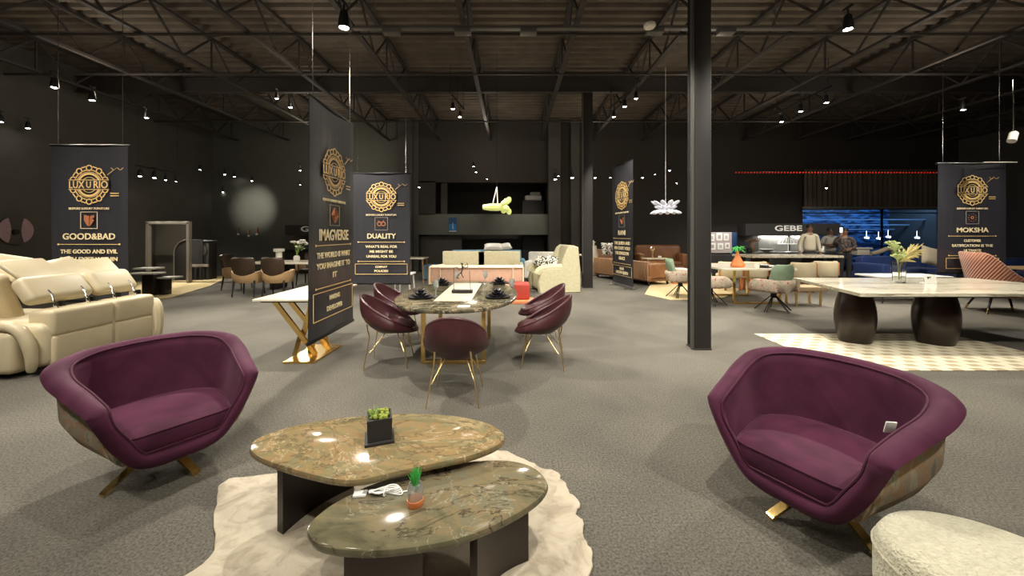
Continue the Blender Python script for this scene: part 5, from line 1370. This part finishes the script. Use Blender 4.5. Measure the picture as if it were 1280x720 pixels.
# red light strip
t = thing('led_strip', 'long dotted red light strip strung across the right of the hall', 'light strip', (0, 12.0, 3.49))
xa_, xb_ = (920 - 640) / F * 12, (1247 - 640) / F * 12
bm = NB(); tube(bm, [(xa_, 0, 0), (xb_, 0, .0)], .012, 5); obj('cable', bm, BLACK, t)
bm = NB(); x = xa_
while x < xb_: ball(bm, (x, 0, -.02), .022, 6, 4); x += .095
o = obj('red_diodes', bm, emis('red_glow', (1, .03, .02), .3), t); o['kind'] = 'stuff'
for x in (xa_, (xa_ + xb_) / 2, xb_): bm = NB(); tube(bm, [(x, 0, 0), (x, 0, 1.95)], .005, 4); obj('hanger', bm, BLACK, t)

# ---------------------------------------------------------------- people
SKIN = mat('brown_skin', (.20, .105, .06), .5); SKIN2 = mat('dark_skin', (.09, .045, .028), .5); HAIR = mat('black_hair', (.010, .008, .007), .6)
def skin_mesh(name, nodes, edges, m, parent, root=0, lv=2):
    me = bpy.data.meshes.new(name); me.from_pydata([n[0] for n in nodes], edges, []); me.materials.append(m)
    o = bpy.data.objects.new(name, me); COL.objects.link(o); o.parent = parent
    md = o.modifiers.new('skin', 'SKIN'); md.use_smooth_shade = True
    for i, n in enumerate(nodes):
        r = n[1]; me.skin_vertices[0].data[i].radius = (r, r) if isinstance(r, (int, float)) else r
        me.skin_vertices[0].data[i].use_root = (i == root)
    sub(o, lv); return o
def person(label, loc, rz, h, arms, shirt, trouser, skin, collar=True, patterned_=None, phone=False):
    """arms: list of two dicts(elbow, wrist, dir) for right (-x) and left (+x); front is -Y"""
    t = bpy.data.objects.new('person', None); COL.objects.link(t); t.location = loc; t.rotation_euler = (0, 0, rz)
    t['label'] = label; t['category'] = 'person'; k = h / 1.75; t.scale = (k, k, k)
    nodes = []; ed = []
    def nd(p, r, par=None):
        nodes.append((p, r)); i = len(nodes) - 1
        if par is not None: ed.append((par, i))
        return i
    pel = nd((0, 0, .95), (.15, .10)); wa = nd((0, 0, 1.08), (.135, .095), pel); ch = nd((0, .005, 1.28), (.165, .105), wa); up = nd((0, .01, 1.41), (.12, .08), ch)
    nk = nd((0, .01, 1.49), .055, up); nk2 = nd((0, -.005, 1.545), .056, nk); hd = nd((0, -.02, 1.62), (.078, .092), nk2); hd2 = nd((0, -.015, 1.70), (.07, .085), hd)
    for s_, arm in zip((-1, 1), arms):
        sh = nd((s_ * .175, .01, 1.42), .055, up); el = nd(arm['e'], .042, sh); wr = nd(arm['w'], .028, el)
        d = (Vector(arm['w']) - Vector(arm['e'])).normalized(); d = Vector(arm.get('d', d)).normalized(); W = Vector(arm['w'])
        pm = nd(tuple(W + d * .05), (.036, .02), wr); pm2 = nd(tuple(W + d * .095), (.036, .018), pm)
        sd = d.cross(Vector((0, 1, 0))) if abs(d.y) < .8 else d.cross(Vector((0, 0, 1))); sd.normalize(); nn = sd.cross(d)
        for q in range(4):
            a = W + d * .10 + sd * (.028 - .0185 * q); L = (.07, .078, .073, .056)[q]
            i1 = nd(tuple(a), .009, pm2); i2 = nd(tuple(a + d * L * .5 + nn * .006), .0085, i1); nd(tuple(a + d * L * .9 + nn * .022), .007, i2)
        i1 = nd(tuple(W + d * .04 + sd * .045), .011, pm); nd(tuple(W + d * .085 + sd * .062), .009, i1)
        hip = nd((s_ * .09, 0, .88), .085, pel); kn = nd((s_ * .10, -.01, .50), .055, hip); an = nd((s_ * .105, .02, .09), .038, kn); he = nd((s_ * .105, .02, .045), .035, an); nd((s_ * .115, -.14, .03), .032, he)
    body = skin_mesh('body', nodes, ed, skin, t)
    # face
    bm = NB(); ball(bm, (0, -.112, 1.615), .014, 8, 6, (.8, 1.1, 1.5)); ball(bm, (-.083, .0, 1.62), .022, 8, 6, (.4, .8, 1.3)); ball(bm, (.083, .0, 1.62), .022, 8, 6, (.4, .8, 1.3)); obj('nose_and_ears', bm, skin, t)
    bm = NB(); ball(bm, (-.03, -.098, 1.642), .010, 8, 6); ball(bm, (.03, -.098, 1.642), .010, 8, 6); obj('eyes', bm, HAIR, t)
    bm = NB(); box(bm, (0, -.104, 1.575), (.045, .012, .010), .004); obj('mouth', bm, mat('lip', (.14, .05, .04), .5) if 'lip' not in bpy.data.materials else bpy.data.materials['lip'], t)
    bm = NB(); rg = []
    bmesh.ops.create_uvsphere(bm, u_segments=20, v_segments=14, radius=1., matrix=Matrix.Translation((0, .008, 1.685)) @ Matrix.Diagonal((.092, .108, .085, 1)))
    bmesh.ops.delete(bm, geom=[v for v in bm.verts if (v.co.z < 1.665 and v.co.y < .0) or v.co.z < 1.61], context='VERTS'); o = obj('hair', bm, HAIR, t); so = o.modifiers.new('solid', 'SOLIDIFY'); so.thickness = .012
    # clothes
    nodes2 = [((0, 0, .92), (.195, .145)), ((0, 0, 1.08), (.175, .130)), ((0, .005, 1.28), (.185, .125)), ((0, .01, 1.42), (.13, .09)), ((0, .01, 1.475), (.07, .065))]; ed2 = [(0, 1), (1, 2), (2, 3), (3, 4)]
    for s_, arm in zip((-1, 1), arms):
        i = len(nodes2); e = Vector(arm['e']); w = Vector(arm['w']); slv = arm.get('slv', 1.)
        nodes2.append(((s_ * .18, .01, 1.42), .070)); ed2.append((3, i)); 
        if slv > .5: nodes2.append((tuple(e), .058)); ed2.append((i, i + 1)); nodes2.append((tuple(e.lerp(w, .95)), .043)); ed2.append((i + 1, i + 2))
        else: S = Vector((s_ * .18, .01, 1.42)); nodes2.append((tuple(S.lerp(e, .85)), .062)); ed2.append((i, i + 1))
    skin_mesh('shirt', nodes2, ed2, shirt, t)
    nodes3 = [((0, 0, 1.0), (.175, .13)), ((0, 0, .90), (.185, .14))]; ed3 = [(0, 1)]
    for s_ in (-1, 1):
        i = len(nodes3); nodes3 += [((s_ * .095, 0, .82), .110), ((s_ * .10, -.01, .50), .075), ((s_ * .105, .015, .10), .062)]; ed3 += [(1, i), (i, i + 1), (i + 1, i + 2)]
    skin_mesh('trousers', nodes3, ed3, trouser, t)
    for s_ in (-1, 1): bm = NB(); box(bm, (s_ * .11, -.06, .04), (.10, .27, .08), .035, 4); obj('shoe', bm, BLACKM, t)
    if collar:
        bm = NB(); tube(bm, [(.072 * math.cos(a), .01 + .068 * math.sin(a), 1.492 + .01 * math.sin(a)) for a in [-1.2 + 5.6 * j / 18 for j in range(19)]], .014, 6); obj('collar', bm, shirt, t)
    if phone:
        a = arms[1]; bm = NB(); box(bm, (0, 0, 0), (.075, .01, .15), .006); o = tag(obj('phone', bm, mat('phone_glow', (.5, .9, 1), .3, emit=(.7, .95, 1), es=2.5), None), 'small glowing phone held up to the head of the person in dark clothes', 'phone')
        M = Matrix.Translation(loc) @ RZ(rz) @ Matrix.Scale(k, 4); o.location = M @ (Vector(a['w']) + Vector((.0, -.06, .10)))
    return t
SH1 = mat('cream_shirt', (.48, .43, .32), .8); SH2 = mat('grey_tshirt', (.20, .19, .16), .8)
SH3 = patterned('dark_floral_cloth', (.012, .012, .016), (.10, .07, .055), 12.); TR = mat('black_trousers', (.012, .012, .013), .8)
def gx(px, d): return ((px - 640) / F * d, d, 0)
person('man in a cream long-sleeved shirt and black trousers standing with arms down', gx(1012, 12.5) , math.radians(-30 + 15), 1.85,
       [dict(e=(-.25, .03, 1.14), w=(-.27, -.02, .90)), dict(e=(.25, .03, 1.14), w=(.27, -.02, .90))], SH1, TR, SKIN)
person('person in a grey short-sleeved shirt with arms folded, between the other two standing people', gx(1038, 12.95), math.radians(-20), 1.76,
       [dict(e=(-.25, -.04, 1.16), w=(.02, -.19, 1.20), slv=.3, d=(1, -.1, .1)), dict(e=(.25, -.04, 1.16), w=(-.03, -.20, 1.15), slv=.3, d=(-1, 0, .1))], SH2, TR, SKIN2)
person('person in dark patterned clothes holding a glowing phone up to the head', gx(1056, 12.2), math.radians(-28), 1.74,
       [dict(e=(-.29, -.06, 1.22), w=(-.14, -.16, 1.46), d=(.2, .1, 1)), dict(e=(.25, -.05, 1.15), w=(.10, -.20, 1.10))], SH3, TR, SKIN, collar=False)
bm = NB(); box(bm, (0, 0, 0), (.075, .012, .15), .006)
o = tag(obj('phone', bm, mat('phone_glow', (.5, .9, 1), .3, emit=(.8, .95, 1), es=3.), None), 'small glowing phone held up by the person in dark patterned clothes', 'phone'); o.location = PD(1051.5, 287.5, 11.95)
# ---------------------------------------------------------------- ceiling spotlights
def spot_fixture():
    t = thing('track_spotlight', 'x', 'spotlight')
    bm = NB(); lathe(bm, [(0, .0), (.030, 0), (.040, -.02), (.055, -.13), (.055, -.17), (.048, -.17), (.046, -.15), (0, -.145)], n=18); obj('housing', bm, BLACK, t)
    bm = NB(); lathe(bm, [(0, -.160), (.040, -.160), (.046, -.152), (0, -.150)], n=16); ball(bm, (0, 0, -.158), .040, 14, 8, (1, 1, .5)); obj('lens', bm, GLOW, t)
    bm = NB(); tube(bm, [(0, 0, 0), (0, 0, .07)], .010, 6); box(bm, (0, 0, .08), (.03, .12, .03), .004); obj('bracket', bm, BLACK, t)
    return t
sf = spot_fixture(); first = True
def spotlight(px, py, z, label, power=0, aim=None, size=75, blend=.6, col=(1., .93, .81), k=1.):
    global first
    d = (z - H) * F / (CY - py); x = (px - CX) / F * d
    o = sf if first else dup(sf); first = False
    o.location = (x, d, z + .16 * k); o.scale = (k, k, k); o['label'] = label; o['group'] = 'ceiling spotlights'
    if power: lamp((x, d, z - .06), aim, power, size, blend, col)
    return x, d
ln_ = 0
def lamp(loc, aim, power, size=75, blend=.6, col=(1., .93, .81), rad=.06):
    global ln_; ln_ += 1
    l = bpy.data.lights.new('spot_or_fill_beam', 'SPOT'); l.energy = power; l.spot_size = math.radians(size); l.spot_blend = blend; l.color = col; l.shadow_soft_size = rad
    o = bpy.data.objects.new('spot_or_fill_beam', l); COL.objects.link(o); o.location = loc
    d = Vector(aim) - Vector(loc); o.rotation_euler = d.to_track_quat('-Z', 'Y').to_euler()
    return o
P0 = 620
# visible fixtures: pixel, height, label, power, aim
LT = [
 (430, 34, 4.6, 'brightest flaring ceiling spotlight, high above the IMAGVERSE banner', 900, (-1.0, 4.0, 0), 100, 1.5),
 (1060, 36, 4.6, 'bright flaring ceiling spotlight high at the upper right, right of the near column', 900, (4.5, 4.0, 0), 100, 1.3),
 (68, 109, 4.3, 'angled ceiling spotlight at the upper left, left of its brighter neighbour', 500, (-6, 5, 0), 80, 1.1),
 (115, 125, 4.3, 'ceiling spotlight at the upper left above the GOOD&BAD banner, under the first joist', 500, (-6.9, 6.2, 1.9), 70, 1.1),
 (183, 147, 4.4, 'ceiling spotlight right of and above the GOOD&BAD banner', 550, (-5.4, 7.5, 0), 80, 1.),
 (35, 160, 4.2, 'ceiling spotlight near the left edge, above the round wall art', 0, None, 60, 1.),
 (1, 152, 4.2, 'ceiling spotlight cut by the left edge of the photo', 0, None, 60, 1.),
 (363, 134, 4.5, 'brighter of the pair of ceiling spotlights left of the IMAGVERSE banner top', 650, (-3.6, 6.8, 0), 90, 1.),
 (346, 123, 4.5, 'smaller upper one of the pair of ceiling spotlights left of the IMAGVERSE banner top', 0, None, 60, .8),
 (566, 136, 4.5, 'upper of two angled ceiling spotlights above the DUALITY banner side of centre', 650, (-.8, 9.5, .4), 80, .9),
 (575, 146, 4.5, 'lower of two angled ceiling spotlights just right of and below its twin near centre', 0, None, 60, .9),
 (781, 133, 4.5, 'brightest of the slanting row of ceiling spotlights left of the near column', 650, (1.6, 8.0, 0), 90, 1.),
 (767, 146, 4.5, 'ceiling spotlight next below the brightest one left of the near column', 500, (3.6, 11.5, .5), 80, .9),
 (795, 123, 4.5, 'uppermost ceiling spotlight of the slanting row left of the near column', 0, None, 60, .9),
 (977, 152, 4.5, 'lowest of the three slanting ceiling spotlights right of the near column', 600, (5.2, 9.3, .4), 80, 1.),
 (1001, 139, 4.5, 'middle of the three slanting ceiling spotlights right of the near column', 600, (6.5, 6.5, .4), 80, 1.1),
 (1033, 128, 4.5, 'uppermost of the three slanting ceiling spotlights right of the near column', 500, (8.5, 7.2, .4), 80, 1.),
 (1204, 137, 4.5, 'lone angled ceiling spotlight at the upper right above the MOKSHA banner', 1200, (9.8, 8.1, 2.0), 75, 1.1),
 (175, 220, 3.35, 'first and brightest of the descending row of spotlights right of the GOOD&BAD emblem', 650, (-8.9, 12.0, .3), 80, 1.3),
 (193, 222, 3.35, 'second spotlight of the descending row right of the GOOD&BAD emblem', 0, None, 60, 1.3),
 (207, 225, 3.35, 'third spotlight of the descending row right of the GOOD&BAD emblem', 0, None, 60, .9),
 (220, 227, 3.35, 'last and faintest spotlight of the descending row right of the GOOD&BAD emblem', 0, None, 60, .7),
 (250, 212, 3.9, 'spotlight between the descending row and the far dining table lights', 300, (-7, 10.2, 0), 90, 1.),
 (281, 218, 3.9, 'left one of two small tilted spotlights above the lit patch of wall', 0, None, 60, .9),
 (293, 221, 3.9, 'right one of two small tilted spotlights above the lit patch of wall', 0, None, 60, .8),
 (315, 226, 3.7, 'upper of a vertical pair of spotlights over the lit patch of wall', 0, None, 42, .8),
 (314, 232, 3.6, 'lower of a vertical pair of spotlights over the lit patch of wall', 0, None, 60, .8),
 (331, 232, 3.6, 'brighter spotlight right of the vertical pair over the lit patch of wall', 0, None, 60, 1.1),
 (343, 232, 3.6, 'spotlight right of the brighter one over the lit patch of wall', 0, None, 60, .8),
 (375, 213, 3.8, 'spotlight hard against the left edge of the IMAGVERSE banner, upper one', 300, (-5.9, 10.9, .7), 80, 1.),
 (375, 231, 3.5, 'spotlight hard against the left edge of the IMAGVERSE banner, lower one', 0, None, 60, .7),
 (279, 240, 3.3, 'dull low spotlight left of the lit patch of wall', 0, None, 60, 1.),
 (524, 234, 3.4, 'small spotlight just right of the DUALITY banner top', 0, None, 60, .9),
 (592, 208, 3.9, 'upper of two spotlights left of the green pendant cord', 260, (-.8, 11.2, .9), 80, .8),
 (595, 215, 3.8, 'lower of two spotlights left of the green pendant cord', 0, None, 60, .8),
 (609, 224, 3.7, 'small spotlight just left of the green pendant cord', 0, None, 60, .7),
 (694, 224, 3.7, 'bright spotlight above the cream wing armchair, left of a near pair', 320, (1.1, 10.6, .5), 70, 1.5),
 (698, 220, 3.75, 'small spotlight touching the bright one above the cream wing armchair', 0, None, 60, .7),
 (715, 222, 3.7, 'bright spotlight left of the slim column', 300, (2.2, 14, .5), 80, 1.4),
 (744, 222, 3.7, 'bright spotlight just right of the slim column', 320, (3.6, 13.0, .5), 80, 1.1),
 (763, 222, 3.7, 'spotlight between the slim column and the RANI banner', 0, None, 60, .9),
 (803, 222, 3.7, 'spotlight just right of the RANI banner', 320, (5.2, 13.5, .6), 80, 1.),
 (819, 218, 3.75, 'faint spotlight left of the white flower pendant cord', 0, None, 60, .6),
 (837, 213, 3.8, 'spotlight right beside the white flower pendant cord', 300, (6.3, 11.5, .5), 80, .9),
 (846, 229, 3.5, 'dull tilted spotlight right of the white flower pendant cord', 0, None, 60, .8),
 (1033, 235, 3.3, 'single dull spotlight above the standing people', 0, None, 60, 1.),
]
for px, py, z, lab, pw, aim, size, k in LT: spotlight(px, py, z, lab, pw, aim, size, .7, k=k)
# tilted grey fixture at the far right with its rail
p = PD(1267, 168, 7.); t = thing('tilted_spotlight', 'tilted grey spotlight on a short rod at the right edge of the ceiling', 'spotlight', (p.x, p.y, p.z), .4)
bm = NB(); lathe(bm, [(0, -.16), (.06, -.16), (.06, .02), (.03, .06), (0, .06)], n=16, rot=RY(.6)); obj('housing', bm, mat('grey_alloy_lamp', (.55, .53, .48), .4), t)
bm = NB(); tube(bm, [(0, 0, .05), (.0, 0, 1.0)], .01, 6); obj('rod', bm, CHROME, t)
bm = NB(); tube(bm, [(0, 0, 0), (-.7, 0, 0)], .012, 6); tag(obj('ceiling_rail', bm, mat('pale_rail', (.5, .48, .42), .4), None, loc=PD(1271, 203, 8.)), 'short pale rail hanging right of the red light strip', 'rail')
# rails that carry the spotlights
def rail(a, b, label):
    bm = NB(); A = Vector(a); B = Vector(b); bar(bm, A, B, .035, .03)
    for f in (.05, .5, .95):
        q = A.lerp(B, f); tube(bm, [q, (q.x, q.y, 5.45)], .006, 5)
    tag(obj('lighting_track', bm, BLACK, None), label, 'lighting track')
def w(px, py, z): d = (z - H) * F / (CY - py); return ((px - CX) / F * d, d, z + .30)
rail(w(800, 119, 4.5), w(762, 150, 4.5), 'black lighting track carrying the slanting spotlights left of the near column')
rail(w(1040, 124, 4.5), w(968, 157, 4.5), 'black lighting track carrying the three slanting spotlights right of the near column')
rail(w(562, 131, 4.5), w(580, 151, 4.5), 'black lighting track carrying the two angled spotlights near centre')
rail(w(170, 219, 3.35), w(224, 228, 3.35), 'black lighting track carrying the descending row right of the GOOD&BAD emblem')

# lamps of the same kind over the near part of the hall (above and behind the camera)
for (x, y, ax, ay, pw) in ((-3.2, .4, -2.4, 2.6, 420), (2.9, .2, 2.0, 2.2, 620), (-.6, -.6, -.3, 2.2, 360), (.9, 1.6, .6, 4.4, 520), (-2.2, 2.4, -1.6, 5.0, 420), (-5.4, 2.2, -5.4, 4.6, 640), (5.0, 2.2, 5.4, 5.2, 640), (.4, 3.6, .5, 6.6, 420), (4.0, 3.8, 3.6, 7.2, 380), (-7.8, 4.0, -6.0, 5.4, 380)):
    o = dup(sf); o.location = (x, y, 4.76); o.scale = (1, 1, 1); o['label'] = 'ceiling spotlight above the near part of the hall'; o['group'] = 'overhead spotlights out of view'
    lamp((x, y, 4.5), (ax, ay, 0), pw, 95, .8, rad=.07)
for (x, y, ax, ay, pw) in ((3.0, 6.6, 3.0, 9.0, 700), (-3.6, 7.0, -3.8, 9.2, 700), (7.6, 6.8, 7.8, 9.8, 640), (.6, 7.6, .3, 10.0, 420), (11.2, 8.6, 11.0, 12.0, 480), (8.8, 9.2, 9.6, 12.6, 420), (1.6, 4.6, 1.9, 6.8, 520), (-4.8, 5.4, -4.4, 7.6, 520)):  # added beams with no fixtures, brightening the middle and far hall
    lamp((x, y, 4.5), (ax, ay, .3), pw, 85, .8, rad=.07)
lamp((-10.3, 13.3, 3.3), (-10.72, 16, 2.66), 420, 44, 1., rad=.03)
lamp((-9.4, 9.6, 4.2), (-10.9, 12.4, .9), 320, 50, .8)  # extra beam without a fixture, added to brighten the portal frame
lamp((8.4, 5.2, 4.5), (9.8, 8.2, 1.9), 520, 46, 1.)  # unseen beam added in front to brighten the MOKSHA banner
# added point lights without fixtures, brightening the deck and walls
for (x, y, e) in ((-7.5, 3.5, 65), (-3.5, 3.0, 40), (.5, 4.0, 14), (4.8, 3.0, 40), (9., 3.5, 65), (-9., 8.5, 60), (-4.5, 8.5, 40), (0, 9.5, 14), (4.5, 9.0, 30), (9.5, 8.5, 50), (-7., 13.2, 60), (-1., 14., 50), (3., 13.5, 25), (9., 13., 20)):
    l = bpy.data.lights.new('fill_point', 'POINT'); l.energy = e; l.color = (1, .88, .72); l.shadow_soft_size = .25
    o = bpy.data.objects.new('fill_point', l); COL.objects.link(o); o.location = (x, y, 4.75)
lamp((.9, 13.2, 4.3), (.3, 16, 1.9), 260, 46, 1., rad=.05); lamp((-2.2, 13.2, 4.3), (-2.4, 16, 1.9), 120, 46, 1., rad=.05)  # two fixtureless spots added to light the bulkhead
# kitchen backsplash wash
l = bpy.data.lights.new('counter_lamp', 'AREA'); l.energy = 26; l.size = 2.2; l.shape = 'RECTANGLE'; l.size_y = .08; l.color = (1, .97, .9)
lo = bpy.data.objects.new('counter_lamp', l); COL.objects.link(lo); lo.location = (tk.location.x + .15, 13.72, 1.47); lo.rotation_euler = (.25, 0, 0)
l = bpy.data.lights.new('board_lamp', 'AREA'); l.energy = 12; l.size = .8; lo = bpy.data.objects.new('board_lamp', l); COL.objects.link(lo); lo.location = ((902 - 640) / F * 13.2, 12.9, 2.2); lo.rotation_euler = (.5, 0, 0)

w_ = bpy.data.worlds.new('world'); sc.world = w_; w_.use_nodes = True
w_.node_tree.nodes['Background'].inputs[0].default_value = (.5, .47, .42, 1); w_.node_tree.nodes['Background'].inputs[1].default_value = .05
# ---------------------------------------------------------------- camera
cd = bpy.data.cameras.new('camera'); cam = bpy.data.objects.new('camera', cd); COL.objects.link(cam); sc.camera = cam
cam.location = (0, 0, H); cam.rotation_euler = (PI / 2, 0, 0)
cd.sensor_width = 36; cd.lens = 36 * F / 1280; cd.shift_y = -(360 - CY) / 1280; cd.clip_start = .05; cd.clip_end = 100
sc.view_settings.view_transform = 'Standard'; sc.view_settings.look = 'None'; sc.view_settings.gamma = 1; sc.view_settings.exposure = 0
sc.view_settings.use_curve_mapping = False
